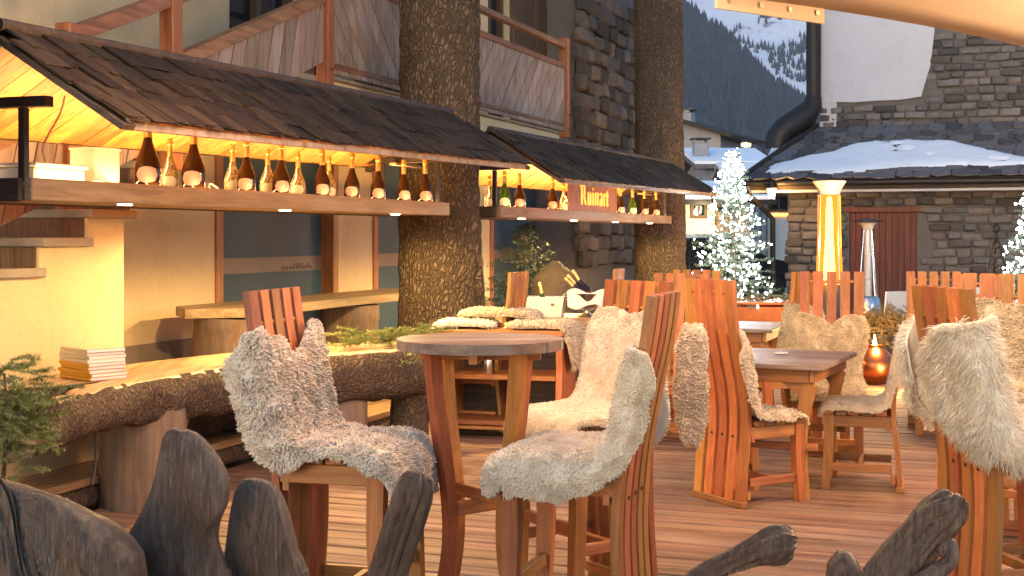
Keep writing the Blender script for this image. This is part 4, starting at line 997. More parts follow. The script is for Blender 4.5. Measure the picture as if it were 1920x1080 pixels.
def chair(stool, loc, fdir, label, group, bolts=True, name=None, sz=1.0):
    rz = math.atan2(fdir[1], fdir[0]); T = thing(name or ('bar_stool' if stool else 'dining_chair'), label, 'bar stool' if stool else 'chair', (loc[0], loc[1], .001), rz, group)
    T.scale = (sz, sz, sz)
    out, bl = CHM[stool]
    for nme, me, _ in out: inst(nme, me, T)
    if bolts:
        for me in bl: inst('bolt', me, T)
    return T
CH_ = {}
G1, G2 = 'slatted bar stools', 'slatted high backed chairs'
cs = math.cos; sn_ = math.sin
def dirv(deg): return (cs(R(deg)), sn_(R(deg)))
specs = [('A', 1, (-.575, 4.60), -15, 'slatted bar stool with curly fleece left of the round bar table'),
 ('B', 1, (.235, 4.42), 161, 'foreground slatted bar stool with thick fleece right of the round bar table'),
 ('C', 1, (.30, 5.36), 215, 'slatted bar stool behind the foreground right one, fleece leather side showing'),
 ('D', 0, (1.30, 7.34), 31, 'high backed chair seen from behind at the near left of the square table'),
 ('E', 0, (2.04, 7.74), 164, 'high backed chair facing left at the right side of the square table'),
 ('F', 0, (2.03, 8.52), 254, 'high backed chair facing the camera behind the square table'),
 ('G', 0, (1.93, 9.75), 200, 'high backed chair at the second table, left of the one facing the camera'),
 ('H', 1, (1.84, 4.93), 11, 'foreground bar stool at right hung with long white fleece'),
 ('I', 1, (2.27, 6.28), 238, 'bar stool at the right picture edge with tan fleece over its front'),
 ('J', 0, (-.20, 10.05), 160, 'slatted chair standing behind the fleece covered trolley'),
 ('K', 0, (.62, 11.0), 165, 'distant slatted chair in front of the dark stone corner'),
 ('L', 0, (1.12, 9.35), 248, 'grey brown slatted chair under the second trunk, left one of a pair'),
 ('M', 0, (1.34, 10.4), 240, 'bright orange slatted chair under the second trunk, right one of a pair'),
 ('N', 0, (3.16, 9.85), 262, 'brightly lit yellowish chair before the white seats at right'),
 ('O', 0, (3.22, 9.1), 250, 'slatted chair just behind the right edge stool')]
for k, stl, loc, deg, lab in specs:
    CH_[k] = chair(bool(stl), loc, dirv(deg), lab, G1 if stl else G2, k in 'ABCDEFHI', sz=.97 if k in 'JKLMNOG' else 1.0)
# ---------------------------------------------------------------- sheepskins
M['paper_o'] = plain('paper_o', (.62, .50, .30), .5, var=.1)
def furmat(name, a, b_, c_, sc=16):
    m, nt, n, l, b = nm(name); v = coords(nt)
    col = ramp(nt, noise(nt, v, sc, 5, .65), [(.28, a), (.5, b_), (.72, c_)])
    col = mixc(nt, .5, col, ramp(nt, noise(nt, v, 4.5, 4, .6), [(.3, (.78, .74, .68)), (.7, (1.08, 1.08, 1.08))]), 'MULTIPLY')
    l.new(col, b.inputs['Base Color']); b.inputs['Roughness'].default_value = .95; b.inputs['Specular IOR Level'].default_value = .1
    b.inputs['Sheen Weight'].default_value = .35; b.inputs['Sheen Roughness'].default_value = .5
    bump(nt, b, noise(nt, v, 70, 5, .7), .35, .006); return m
M['fur_grey'] = furmat('fur_grey', (.42, .33, .24), (.62, .51, .40), (.75, .66, .55))
M['fur_cream'] = furmat('fur_cream', (.44, .33, .22), (.64, .52, .38), (.76, .66, .52))
M['fur_tan'] = furmat('fur_tan', (.36, .26, .15), (.56, .44, .28), (.70, .58, .41))
M['fur_white'] = furmat('fur_white', (.62, .52, .38), (.80, .73, .60), (.88, .84, .75))
M['hide'] = plain('hide', (.60, .50, .37), .85, var=.12, sc=7, bst=.2)
def fur(label, frame, spine, widths, hw, rw, mat, n, L, r0, seed, asym=(1, 1), th=.02, notch=0.0, curl=.6, grav=.35, shear=None, lump=.014, short_center=0.0, name='sheepskin', straight=False, mp=1.45):
    """frame: object whose transform is shared; spine in local xz; widths [(u, half width)]"""
    rng = np.random.default_rng(seed); sp = catmull(spine, 60); d = np.gradient(sp, axis=0)
    ln = np.concatenate([[0], np.cumsum(np.linalg.norm(np.diff(sp, axis=0), axis=1))]); tot = ln[-1]
    def S(u):
        q = u*tot; x = np.interp(q, ln, sp[:, 0]); z = np.interp(q, ln, sp[:, 1]); dx = np.interp(q, ln, d[:, 0]); dz = np.interp(q, ln, d[:, 1]); k = np.hypot(dx, dz)
        return x, z, -dz/k, dx/k                      # normal points away from what carries the skin
    wu, wv = zip(*widths)
    def P(u, v):
        w = np.interp(u, wu, wv)*np.where(v < 0, asym[0], asym[1]); w = w*(1+.10*vnoise(np.stack([u*5, np.sign(v)*3.0, u*0+seed], 1), seed))
        uu = np.clip(u+notch*(1-np.abs(v))**1.5*(1-u), 0, 1); uu = np.clip(uu+.03*vnoise(np.stack([v*3, u*0, u*0+seed], 1), seed+3)*(1-2*u), 0, 1)
        x, z, nx, nz = S(uu); y = v*w; e = np.clip(np.abs(y)-hw, 0, None); ph = np.minimum(e/rw, mp); ex = np.clip(e-mp*rw, 0, None)
        lat = np.minimum(np.abs(y), hw)+rw*np.sin(ph)+ex*math.cos(mp); drop = rw*(1-np.cos(ph))+ex*math.sin(mp)
        wob = .006*vnoise(np.stack([u*9, v*6, u*0+seed*1.7], 1), seed+5)
        return np.stack([x-nx*(drop-wob), np.sign(y)*lat, z-nz*(drop-wob)], 1)
    def N(u, v):
        e = .012; a = P(np.clip(u+e, 0, 1), v)-P(np.clip(u-e, 0, 1), v); b = P(u, np.clip(v+e, -1, 1))-P(u, np.clip(v-e, -1, 1)); c = np.cross(a, b)
        c /= np.linalg.norm(c, axis=1)[:, None]+1e-9
        x, z, nx, nz = S(u); s = np.sign((c*np.stack([nx, u*0, nz], 1)).sum(1)); s[s == 0] = 1
        c0 = np.sign((N0*c).sum(1)) if False else 1
        return c*flip, b/(np.linalg.norm(b, axis=1)[:, None]+1e-9), a/(np.linalg.norm(a, axis=1)[:, None]+1e-9)
    flip = 1.0
    t_ = N(np.array([.6]), np.array([0.0]))[0]; q_ = S(np.array([.6])); flip = 1.0 if (t_[0, 0]*q_[2][0]+t_[0, 2]*q_[3][0]) > 0 else -1.0
    na, nb = 110, 76; u, v = [k.ravel() for k in np.meshgrid(np.linspace(0, 1, na), np.linspace(-1, 1, nb), indexing='ij')]
    p = P(u, v); nr = N(u, v)[0]; ed = np.clip(np.minimum((1-np.abs(v))*5, np.minimum(u, 1-u)*9), 0, 1)
    hf = lambda p, ed: th*.55*(.35+.65*np.sqrt(ed))+lump*.6*(.5+.5*fbm(p*22, 2, seed))*ed
    h = hf(p, ed)
    topv = p+nr*h[:, None]; q = np.arange(na*nb).reshape(na, nb)
    Ft = np.stack([q[:-1, :-1], q[1:, :-1], q[1:, 1:], q[:-1, 1:]], -1).reshape(-1, 4)
    rim = np.concatenate([q[0, :-1], q[:-1, -1], q[-1, :0:-1], q[:0:-1, 0]]); off = na*nb
    Fr = np.stack([rim, np.roll(rim, -1), np.roll(rim, -1)+off, rim+off], 1)
    V = np.vstack([topv, p-nr*.004]); Fq = np.vstack([Ft, Fr, Ft[:, ::-1]+off])
    me = np_mesh(name, V, Fq, mat, 180); me.materials.append(M['hide'])
    mi = np.zeros(len(me.polygons), np.int32); mi[len(Ft)+len(Fr):] = 1; me.polygons.foreach_set('material_index', mi)
    o = bpy.data.objects.new(name, me); COL.objects.link(o); o.location = frame.location; o.rotation_euler = frame.rotation_euler
    tag(o, label, 'sheepskin', 'sheepskins draped over the furniture')
    # wool locks
    u = rng.random(n); v = rng.uniform(-1, 1, n); k = int(n*.28); v[:k] = np.sign(v[:k])*rng.uniform(.88, 1, k); k2 = int(n*.38); ue = rng.random(k2-k)
    u[k:k2] = np.where(ue < .5, rng.uniform(0, .035, k2-k), rng.uniform(.965, 1, k2-k))
    p = P(u, v); nr, tb_, ta = N(u, v); ed = np.clip(np.minimum((1-np.abs(v))*5, np.minimum(u, 1-u)*9), 0, 1)
    out = tb_*(np.sign(v)*(1-np.clip((1-np.abs(v))*6, 0, 1)))[:, None]+ta*((1-np.clip((1-u)*12, 0, 1))-(1-np.clip(u*12, 0, 1)))[:, None]
    cl = np.stack([vnoise(p*30+a, seed+11+a) for a in (0, 7, 13)], 1); fine = rng.normal(size=(n, 3))
    dr = nr*.8+out*.8+cl*curl+fine*.22; dr[:, 2] -= grav; dr /= np.linalg.norm(dr, axis=1)[:, None]
    ll = L*rng.uniform(.55, 1.25, n)*(1-short_center*ed*.8)
    sd_ = np.cross(dr, rng.normal(size=(n, 3))); sd_ /= np.linalg.norm(sd_, axis=1)[:, None]+1e-9; s2 = np.cross(dr, sd_)
    base = p+nr*(hf(p, ed)-.004)[:, None]; bend = cl*.5+rng.normal(size=(n, 3))*.3; bend[:, 2] -= grav*.9
    if straight: bend *= .7
    r = (r0*rng.uniform(.6, 1.3, n))[:, None]; mid = base+dr*(ll*(.55 if straight else .72))[:, None]; tip = mid+(dr*.6+bend*.8)*(ll*(.5 if straight else .33))[:, None]
    ring = []
    for c, rad in ((base, r), (mid, r*.85)):
        for kk in range(3): a = kk*2.0944; ring.append(c+(sd_*math.cos(a)+s2*math.sin(a))*rad)
    ring.append(tip); V = np.stack(ring, 1).reshape(-1, 3)
    pat = []
    for kk in range(3): j = (kk+1) % 3; pat += [(kk, j, 3+j), (kk, 3+j, 3+kk), (3+kk, 3+j, 6)]
    Fq = (np.arange(n)[:, None, None]*7+np.array(pat)[None]).reshape(-1, 3)
    w = bpy.data.objects.new('wool', np_mesh('wool', V, Fq, mat, 180)); link(w, o); w['kind'] = 'stuff'
    return o
SPS = [(-.215, 1.13), (-.18, .95), (-.15, .82), (-.105, .752), (0, .738), (.12, .738), (.205, .728), (.245, .67), (.25, .56)]
SPS2 = [(-.225, 1.10), (-.19, .95), (-.16, .83), (-.11, .755), (0, .738), (.12, .738), (.205, .728), (.245, .69), (.25, .62)]
SPD = [(-.235, .93), (-.20, .80), (-.165, .62), (-.135, .52), (-.08, .476), (0, .470), (.12, .470), (.205, .462), (.235, .42)]
fur('shaggy grey curly sheepskin on the left bar stool', CH_['A'], SPS, [(0, .26), (.15, .335), (.3, .30), (.5, .27), (.62, .25), (.8, .25), (1, .20)], .215, .05, M['fur_grey'], 26000, .023, .0050, 1, asym=(1.10, .92), notch=.13, curl=1.0, lump=.02, grav=.25)
fur('thick pale sheepskin folded over the foreground right bar stool', CH_['B'], SPS2, [(0, .24), (.12, .31), (.3, .33), (.45, .30), (.6, .34), (.75, .30), (.9, .30), (1, .22)], .21, .06, M['fur_cream'], 34000, .016, .0036, 2, th=.036, asym=(.95, 1.15), curl=.6, lump=.02, short_center=.35, notch=.08, grav=.2)
fur('smooth backed sheepskin on the bar stool behind, its right flap hanging free', CH_['C'], [(-.225, 1.14), (-.19, .97), (-.16, .84), (-.11, .755), (0, .738), (.12, .738), (.205, .728), (.245, .68), (.25, .60)], [(0, .17), (.12, .24), (.3, .27), (.5, .28), (.7, .26), (1, .22)], .22, .06, M['fur_cream'], 20000, .013, .0036, 3, curl=.5, short_center=.55, grav=.2, asym=(1.0, 1.0))
fur('cream curly sheepskin on the chair seen from behind', CH_['D'], SPD, [(0, .22), (.12, .31), (.3, .29), (.5, .27), (.7, .25), (1, .22)], .21, .045, M['fur_cream'], 16000, .024, .0050, 4, curl=.8, lump=.025, grav=.25)
fur('sheepskin on the left facing chair at the square table', CH_['E'], SPD, [(0, .24), (.15, .29), (.4, .28), (.7, .26), (1, .22)], .21, .045, M['fur_cream'], 15000, .017, .0045, 5, curl=.6, grav=.2)
fur('tan sheepskin on the chair facing the camera', CH_['F'], SPD, [(0, .21), (.1, .245), (.25, .225), (.4, .20), (.7, .23), (1, .22)], .24, .05, M['fur_tan'], 15000, .016, .0045, 6, curl=.6, notch=.10, grav=.2)
fur('tan sheepskin on the chair at the second table', CH_['G'], SPD, [(0, .24), (.15, .28), (.5, .26), (1, .22)], .21, .045, M['fur_tan'], 3200, .022, .007, 7, grav=.2)
fur('long haired white sheepskin hanging over the foreground right stool', CH_['H'], [(-.235, 1.16), (-.19, .97), (-.16, .84), (-.11, .757), (0, .740), (.12, .740), (.205, .73), (.245, .70), (.25, .66)], [(0, .33), (.12, .43), (.3, .44), (.42, .36), (.6, .28), (1, .24)], .215, .045, M['fur_white'], 40000, .055, .0015, 8, th=.03, curl=.45, grav=.5, lump=.02, straight=True, notch=.06, mp=2.85, asym=(1.36, .84))
fur('tan fleece over the stool at the right picture edge', CH_['I'], SPS, [(0, .26), (.12, .31), (.3, .28), (.5, .27), (.75, .27), (1, .24)], .24, .05, M['fur_tan'], 11000, .026, .0055, 9, curl=.6, grav=.2)
# loose flap hanging at the back of stool C
fl = thing('tmp', None, None); 
fc = Vector((X_at(1298, 5.9), 5.9, 0)); fl.location = fc; fl.rotation_euler = (0, 0, R(-100))
fo = fur('cream sheepskin hanging behind the foreground right stool', fl, [(.02, 1.05), (.05, 1.0), (.065, .85), (.055, .68), (.05, .53)], [(0, .035), (.12, .055), (.5, .07), (.8, .06), (1, .03)], .1, .05, M['fur_cream'], 7000, .017, .0042, 14, curl=.6, grav=.3)
bpy.data.objects.remove(fl)
# ---------------------------------------------------------------- round bar table
bt = thing('bar_table', 'round slatted bar table with bowed legs between the foreground stools', 'table', (-.115, 4.80, .001), R(8))
ht, rt = 1.078, .30; ns = 7; w_ = 2*rt/ns
for i in range(ns):
    y0 = -rt+i*w_+.006; y1 = y0+w_-.012; P = []
    for k in range(9): y = y0+(y1-y0)*k/8; P.append((math.sqrt(max(rt*rt-y*y, .0009)), y))
    P = P+[(-x, y) for x, y in P[::-1]]
    obj('top_slat', MB().prism(P, ht-.036, ht, 2), M['table_top'], bt)
lp = smooth_path([(.205, .0), (.17, .18), (.135, .36), (.145, .56), (.185, .78), (.215, ht-.037)], 16)
lm = MB().strip(lp, -.021, .021, [.05, .048, .046, .044, .042, .042, .042, .042, .042, .043, .044, .045, .046, .047, .048, .05]).mesh('leg', M['larch'], 40)
for k in range(4): inst('leg', lm, bt, rot=(0, 0, R(32+90*k)))
for k in range(2):
    q = MB(); q.box(-.125, .125, -.02, .02, .455-k*.003, .50-k*.046*0-k*.003, .003); o_ = obj('cross_stretcher', q, M['larch_x'], bt); o_.rotation_euler = (0, 0, R(32+90*k)); o_.location.z = k*.046
for k in range(2):
    o_ = obj('apron', MB().box(-.22, .22, -.016, .016, ht-.075-k*.002, ht-.037-k*.002, .003), M['larch_x'], bt); o_.rotation_euler = (0, 0, R(77+90*k)); o_.location.z = 0
# ---------------------------------------------------------------- square tables
def sq_table(loc, rz, label, wd, dp):
    T = thing('dining_table', label, 'table', (loc[0], loc[1], .001), rz, 'slatted dining tables'); h = .745; n = 12
    for i in range(n):
        y0 = -dp/2+i*dp/n; obj('top_slat', MB().box(-wd/2, wd/2, y0+.004, y0+dp/n-.004, h-.028, h, .004), M['table_top'], T)
    for sx in (-1, 1): obj('apron', MB().box(sx*(wd/2-.07)-.014, sx*(wd/2-.07)+.014, -dp/2+.05, dp/2-.05, h-.10, h-.030, .003), M['larch_y'], T)
    for sy in (-1, 1): obj('apron', MB().box(-wd/2+.087, wd/2-.087, sy*(dp/2-.07)-.014, sy*(dp/2-.07)+.014, h-.102, h-.031, .003), M['larch_x'], T)
    path = smooth_path([(-.035, 0), (-.05, .18), (-.05, .34), (-.03, .5), (.0, .62), (.01, h-.104)], 14)
    me = MB().strip(path, -.03, .03, [.06]*4+[.058]*4+[.066]*6).mesh('leg', M['larch'], 40)
    for sx in (-1, 1):
        for sy in (-1, 1):
            inst('leg', me, T, (sx*(wd/2-.09), sy*(dp/2-.10), 0), (0, 0, 0 if sx > 0 else math.pi))
            xk = sx*(wd/2-.085); q = MB(); q.prism([(xk-sx*.02, h-.105), (xk-sx*.16, h-.105), (xk-sx*.13, h-.125), (xk-sx*.07, h-.17), (xk-sx*.035, h-.26)], sy*(dp/2-.10)-.018, sy*(dp/2-.10)+.018, 1); obj('bracket', q, M['larch_x'], T)
    for sy in (-1, 1): obj('foot_bar', MB().box(-wd/2+.05, wd/2-.05, sy*(dp/2-.10)-.02, sy*(dp/2-.10)+.02, .27, .31, .004), M['larch_x'], T)
    return T
ax_ = (-.907, .42); bx_ = (.42, .907)
cw, cd = .80, 1.0; fc_ = (1.67, 7.16)
sq_table((fc_[0]+ax_[0]*cw/2+bx_[0]*cd/2, fc_[1]+ax_[1]*cw/2+bx_[1]*cd/2), math.atan2(-ax_[1], -ax_[0]), 'square slatted wooden table with three fleece covered chairs around it', cw, cd)
sq_table((1.72, 10.5), R(-20), 'second square table in front of the copper planter', .8, .9)
ct = MB(); ct.lathe([(.03, 0), (.04, .004), (.038, .01), (.01, .012)], 14); tag(obj('coaster', ct, M['linen'], None, 40, (X_at(1465, 7.9), 7.9, .7465)), 'small pale coaster lying on the square table', 'coaster')
# ---------------------------------------------------------------- organic sweeps
def organic(pts, rad, n=28, rings=48, amp=.01, fr=9.0, seed=0, clipz=None, up=(0, 0, 1), grooves=0.0):
    """pts (x, y, z), rad (ra, rb) per point: noise-displaced sweep; clipz flattens the top"""
    P = catmull(pts, rings); Q = catmull(rad, rings); Q = np.clip(Q, .003, None); D = np.gradient(P, axis=0); D /= np.linalg.norm(D, axis=1)[:, None]
    V = []; ref = np.array(up, float); md_ = P[-1]-P[0]; md_ /= np.linalg.norm(md_)
    if abs(ref@md_) > .8: ref = np.array([1., 0, 0])
    an = np.linspace(0, 2*np.pi, n, endpoint=False)
    for i in range(rings):
        a = ref-D[i]*(ref@D[i])
        if np.linalg.norm(a) < .05: a = np.array([1., 0, 0])-D[i]*D[i][0]
        a /= np.linalg.norm(a); b = np.cross(D[i], a)
        V.append(P[i]+np.outer(np.cos(an)*Q[i][0], a)+np.outer(np.sin(an)*Q[i][1], b))
    V = np.array(V); C = P[:, None, :]; flat = V.reshape(-1, 3); rv = (V-C).reshape(-1, 3); L = np.linalg.norm(rv, axis=1)[:, None]+1e-6
    nz_ = fbm(flat*fr, 4, seed)*amp
    if grooves:
        A = np.tile(an, rings); T_ = np.repeat(np.linspace(0, 1, rings), n)
        nz_ = nz_-np.abs(vnoise(np.stack([np.cos(A)*2.6, np.sin(A)*2.6, T_*2.2], 1), seed+6))*grooves-np.abs(vnoise(np.stack([np.cos(A)*7, np.sin(A)*7, T_*3.5], 1), seed+8))*grooves*.5
    flat = flat+rv/L*nz_[:, None]
    if clipz is not None: flat[:, 2] = np.minimum(flat[:, 2], clipz+.004*vnoise(flat*6, seed+2))
    q = np.arange(rings*n).reshape(rings, n); q2 = np.roll(q, -1, 1); Fq = np.stack([q[:-1], q[1:], q2[1:], q2[:-1]], -1).reshape(-1, 4)
    c0 = len(flat); flat = np.vstack([flat, flat[:n].mean(0), flat[(rings-1)*n:].mean(0)]); k = np.arange(n)
    caps = np.vstack([np.stack([k, np.roll(k, -1), k*0+c0, k*0+c0], 1), np.stack([(rings-1)*n+np.roll(k, -1), (rings-1)*n+k, k*0+c0+1, k*0+c0+1], 1)])
    return flat, Fq, caps
def org_obj(name, parent, mat, *a, mats=None, topz=None, smooth=70, **kw):
    V, Fq, caps = organic(*a, **kw); f = [tuple(x) for x in Fq]+[tuple(x[:3]) for x in caps]
    me = bpy.data.meshes.new(name); me.from_pydata([tuple(v) for v in V], [], f)
    bm = bmesh.new(); bm.from_mesh(me); bmesh.ops.recalc_face_normals(bm, faces=bm.faces); bm.to_mesh(me); bm.free()
    me.materials.append(mat); me.polygons.foreach_set('use_smooth', [True]*len(me.polygons))
    if mats is not None:
        me.materials.append(mats); nc = len(Fq)
        for i, p in enumerate(me.polygons):
            if i >= nc or (topz is not None and p.center.z > topz-.012 and p.normal.z > .8): p.material_index = 1
    me.set_sharp_from_angle(angle=R(smooth)); o = bpy.data.objects.new(name, me); link(o, parent); return o
# ---------------------------------------------------------------- long log counter
LC = thing('log_counter', 'long bark edged log counter on stumps below the first bottle shelf', 'counter', (0, 0, 0))
org_obj('front_log', LC, M['log_bark'], [(-2.10, 5.72, .545), (-2.10, 6.15, .585), (-2.03, 6.8, .60), (-1.82, 7.38, .585), (-1.5, 7.93, .57), (-1.08, 8.45, .56), (-.60, 8.95, .55)],
        [(.06, .06), (.10, .10), (.135, .13), (.15, .15), (.165, .16), (.175, .16), (.17, .16)], n=30, rings=90, amp=.035, fr=9, seed=4, clipz=.70, mats=M['slab'], topz=.70)
sp_ = [(-2.40, 6.55), (-2.2, 6.72), (-1.98, 7.12), (-1.62, 7.7), (-1.1, 8.4), (-.62, 9.0), (-.92, 9.5), (-1.5, 8.9), (-2.0, 8.2), (-2.34, 7.5), (-2.52, 6.95)]
sl = MB(); ctr_ = catmull(sp_+sp_[:1], 70)[:-1]; nP = len(ctr_)
lowr = ctr_+(ctr_.mean(0)-ctr_)*.06
vs = [(x, y, .699) for x, y in ctr_]+[(x+.01*math.sin(i*1.9), y, .65) for i, (x, y) in enumerate(ctr_)]+[(x, y, .585) for x, y in lowr]
sl.add(vs, [tuple(range(nP)), tuple(range(3*nP-1, 2*nP-1, -1))]+[(j*nP+i, (j+1)*nP+i, (j+1)*nP+(i+1) % nP, j*nP+(i+1) % nP) for j in range(2) for i in range(nP)])
so_ = obj('rear_slab', sl, M['slab'], LC, 40); so_.data.materials.append(M['log_bark'])
for p in so_.data.polygons:
    if abs(p.normal.z) < .6: p.material_index = 1
org_obj('stump', LC, M['stump'], [(-2.0, 7.22, -.03), (-2.0, 7.22, .25), (-1.99, 7.21, .55)], [(.235, .235), (.228, .228), (.222, .222)], n=40, rings=24, amp=.018, fr=5, seed=5)
org_obj('stump', LC, M['stump'], [(-1.10, 8.62, -.03), (-1.10, 8.62, .25), (-1.10, 8.62, .52)], [(.16, .20), (.165, .20), (.17, .20)], n=36, rings=20, amp=.025, fr=4, seed=6)
org_obj('stump', LC, M['log_bark'], [(-.70, 9.0, -.03), (-.70, 9.0, .25), (-.68, 9.0, .50)], [(.14, .13), (.12, .12), (.13, .13)], n=24, rings=20, amp=.03, fr=7, seed=7)
lb = thing('log_bench', 'low bark covered log lying behind the log counter', 'bench', (0, 0, 0))
org_obj('log', lb, M['log_bark'], [(-2.12, 8.15, .36), (-1.9, 8.62, .37), (-1.62, 9.15, .36), (-1.38, 9.6, .36)], [(.19, .19), (.195, .19), (.19, .19), (.19, .18)], n=30, rings=50, amp=.03, fr=7, seed=9, mats=M['slab'])
# back table by the wall
bl_ = FR('log_side_table', 'thick live edge plank table on stumps by the chalet wall', 'table', 10.4, -5.55, .17)
s0, s1 = s_at(362, -5.55), s_at(770, -5.55); pp = [(-5.25+.02*math.sin(k), s0+.25+(s1-s0-.25)*k/10) for k in range(11)]+[(-5.85, s1), (-5.9, s0+.3), (-5.62, s0)]
q = MB(); q.prism(pp, .83, .90, 2); bl_.part('top', q, M['slab_dark'] if 'slab_dark' in M else M['slab'], smooth=40)
for px_ in (428, 655):
    s = s_at(px_, -5.5); V, Fq, caps = organic([(0, 0, 0), (0, 0, .35), (.02, 0, .655)], [(.27, .26), (.25, .26), (.26, .30)], n=36, rings=24, amp=.05, fr=4, seed=px_)
    me = bpy.data.meshes.new('stump'); me.from_pydata([tuple(v) for v in V], [], [tuple(x) for x in Fq]+[tuple(x[:3]) for x in caps]); me.materials.append(M['stump']); me.polygons.foreach_set('use_smooth', [True]*len(me.polygons)); me.set_sharp_from_angle(angle=R(60))
    inst('stump', me, bl_.o, (-5.52+5.55, s-10.4, .002))
# magazines
ma = R(47); c0 = Vector((-2.20, 7.0, .702)); random.seed(5)
nmag = 9; ords = ['bottom', 'second', 'third', 'fourth', 'fifth', 'sixth', 'seventh', 'eighth', 'top']
for i in range(nmag):
    yl = i < 5; th_ = .0178
    T = thing('magazine', ('yellow spined magazine, %s from below in the stack on the log counter' % ords[i]) if 0 < i < 5 else ('yellow spined magazine at the bottom of the stack on the log counter' if i == 0 else ('pale magazine on top of the stack on the log counter' if i == 8 else 'pale spined magazine, %s from below in the stack on the log counter' % ords[i])), 'magazine', c0+Vector((random.uniform(-.006, .006), random.uniform(-.006, .006), i*.0182)), ma+random.uniform(-.05, .05), 'stack of magazines')
    obj('pages', MB().box(-.105, .105, -.147, .147, .0012, th_-.0012, .001), M['paper'], T)
    cv = MB(); cv.box(-.108, .1065, -.149, .149, th_-.0012, th_, .0004); cv.box(-.108, .1065, -.149, .149, 0, .0012, .0004); cv.box(-.109, -.1055, -.149, .149, .0012, th_-.0012, .0004)
    obj('cover', cv, M['paper_y'] if yl else M['paper_o'] if 'paper_o' in M else M['paper'], T)
# ---------------------------------------------------------------- spruce cuttings
def cuttings(name, label, pts, seed, mat, nl=.026, nw=.003, dens=190, kind='stuff', spread=.14, droop=.3, wood_=True):
    rng = np.random.default_rng(seed); st, en = [], []
    for p in pts:
        p = np.array(p); a = rng.uniform(0, 2*np.pi); d = np.array([math.cos(a), math.sin(a), rng.uniform(-.15, .25)]); L = spread*rng.uniform(.7, 1.4); e = p+d*L; st.append(p); en.append(e)
        for k in range(4):
            b = p+(e-p)*rng.uniform(.15, .9); s = np.array([-d[1], d[0], 0])*rng.choice([-1, 1])*.7+d*.7+np.array([0, 0, rng.uniform(-droop, .1)]); st.append(b); en.append(b+s*L*.45)
    V, Fq = needles(st, en, dens, nl, nw, rng, .05); o = bpy.data.objects.new(name, np_mesh(name, V, Fq, mat)); COL.objects.link(o)
    return tag(o, label, 'spruce branches', kind=kind)
r_ = np.random.default_rng(2)
pts = [(-1.15+.62*u+r_.normal()*.04, 8.62+.72*u+r_.normal()*.09, .725+r_.uniform(0, .09)) for u in r_.uniform(0, 1, 80)]
cuttings('spruce_cuttings', 'spruce cuttings coloured as lamplit, spread on the log counter by the trunk', pts, 3, M['needle_lit'], nl=.022, nw=.002, dens=480)
pts = [(-.78+r_.normal()*.05, 8.72+r_.normal()*.05, .60+r_.uniform(0, .1)) for _ in range(9)]
cuttings('hanging_sprig', 'spruce sprig hanging over the front of the log counter', pts, 4, M['needle_lit'], spread=.09)
pts = [(X_at(28+r_.normal()*19, 5.15), 5.15+r_.normal()*.08, Z_at(775+r_.normal()*42, 5.15)) for _ in range(150)]
cuttings('spruce_garland', 'spruce branches tied around the trunk at the left picture edge', pts, 6, M['needle_lit'], spread=.11, nl=.021, nw=.0018, dens=560)
tw_ = MB(); tw_.tube([(X_at(8, 5.0), 5.0, Z_at(700, 5)), (X_at(14, 5.0), 5.0, Z_at(800, 5)), (X_at(2, 5.0), 5.02, Z_at(900, 5))], [.005, .007, .009], 6); tag(obj('bare_twig', tw_, M['log_bark'], None, 60), 'thin bare twig among the spruce branches at the left edge', 'twig')
# ---------------------------------------------------------------- serving trolley, buffet
tr_ = thing('serving_trolley', 'rough plank trolley on castors covered with fleeces', 'trolley', (-.03, 9.72, 0), R(-14))
w2 = .43
for sx in (-1, 1):
    q = MB(); q.prism([(-.24, .09), (.26, .09), (.255, .3), (.23, .5), (.25, .735), (-.24, .735), (-.225, .5), (-.25, .3)], sx*w2-.022, sx*w2+.022, 0); obj('side_panel', q, M['ceil_z'] if 'ceil_z' in M else M['larch'], tr_)
for z in (.095, .42): obj('shelf', MB().box(-w2+.023, w2-.023, -.25, .25, z, z+.035, .006), M['shelf_x'] if 'shelf_x' in M else M['larch_x'], tr_)
obj('top', MB().box(-w2-.12, w2+.04, -.28, .28, .737, .775, .01), M['larch_x'], tr_); obj('back_panel', MB().box(-w2+.023, w2-.023, .251, .27, .10, .73, .004), M['dark_wood'], tr_)
obj('base_board', MB().box(-w2-.05, w2+.05, -.27, .27, .066, .089, .006), M['larch_x'], tr_)
for sx in (-1, 1):
    for sy in (-1, 1):
        q = MB(); q.tube([(sx*.36-.012, sy*.2, .03), (sx*.36+.012, sy*.2, .03)], .028, 14); cs_ = obj('castor', q, M['iron'], tr_, 40)
        q = MB(); q.box(sx*.36-.02, sx*.36+.02, sy*.2-.012, sy*.2+.012, .059, .0655, .002); obj('castor_fork', q, M['steel'], cs_)
jr = thing('steel_jar', 'steel shaker standing on the trolley shelf', 'jar', (-.17, 9.58, .456)); obj('body', MB().lathe([(.03, 0), (.035, .02), (.035, .13), (.03, .14)], 16), M['steel'], jr, 40); obj('lid', MB().lathe([(.03, .1405), (.03, .155), (.012, .17), (.01, .175)], 16), M['steel'], jr, 40)
tf = thing('tmp', None, None)
def flat_fur(label, loc, rz, Lx, hw, dropL, mat, n, seed, th=.03, L=.035):
    tf.location = loc; tf.rotation_euler = (0, 0, rz)
    sp = [(-Lx, .0), (-Lx*.5, .01), (0, .008), (Lx*.6, .006), (Lx*.93, -.004), (Lx+.03, -dropL*.4), (Lx+.035, -dropL)]
    return fur(label, tf, sp, [(0, hw*.5), (.12, hw), (.4, hw*.85), (.7, hw), (.9, hw*.8), (1, hw*.5)], hw*.98, .05, mat, n, L, .0065, seed, th=th, curl=.5)
flat_fur('cream fleece spread over the right half of the trolley top', (.22, 9.74, .785), R(-14), .22, .30, .28, M['fur_cream'], 4000, 31)
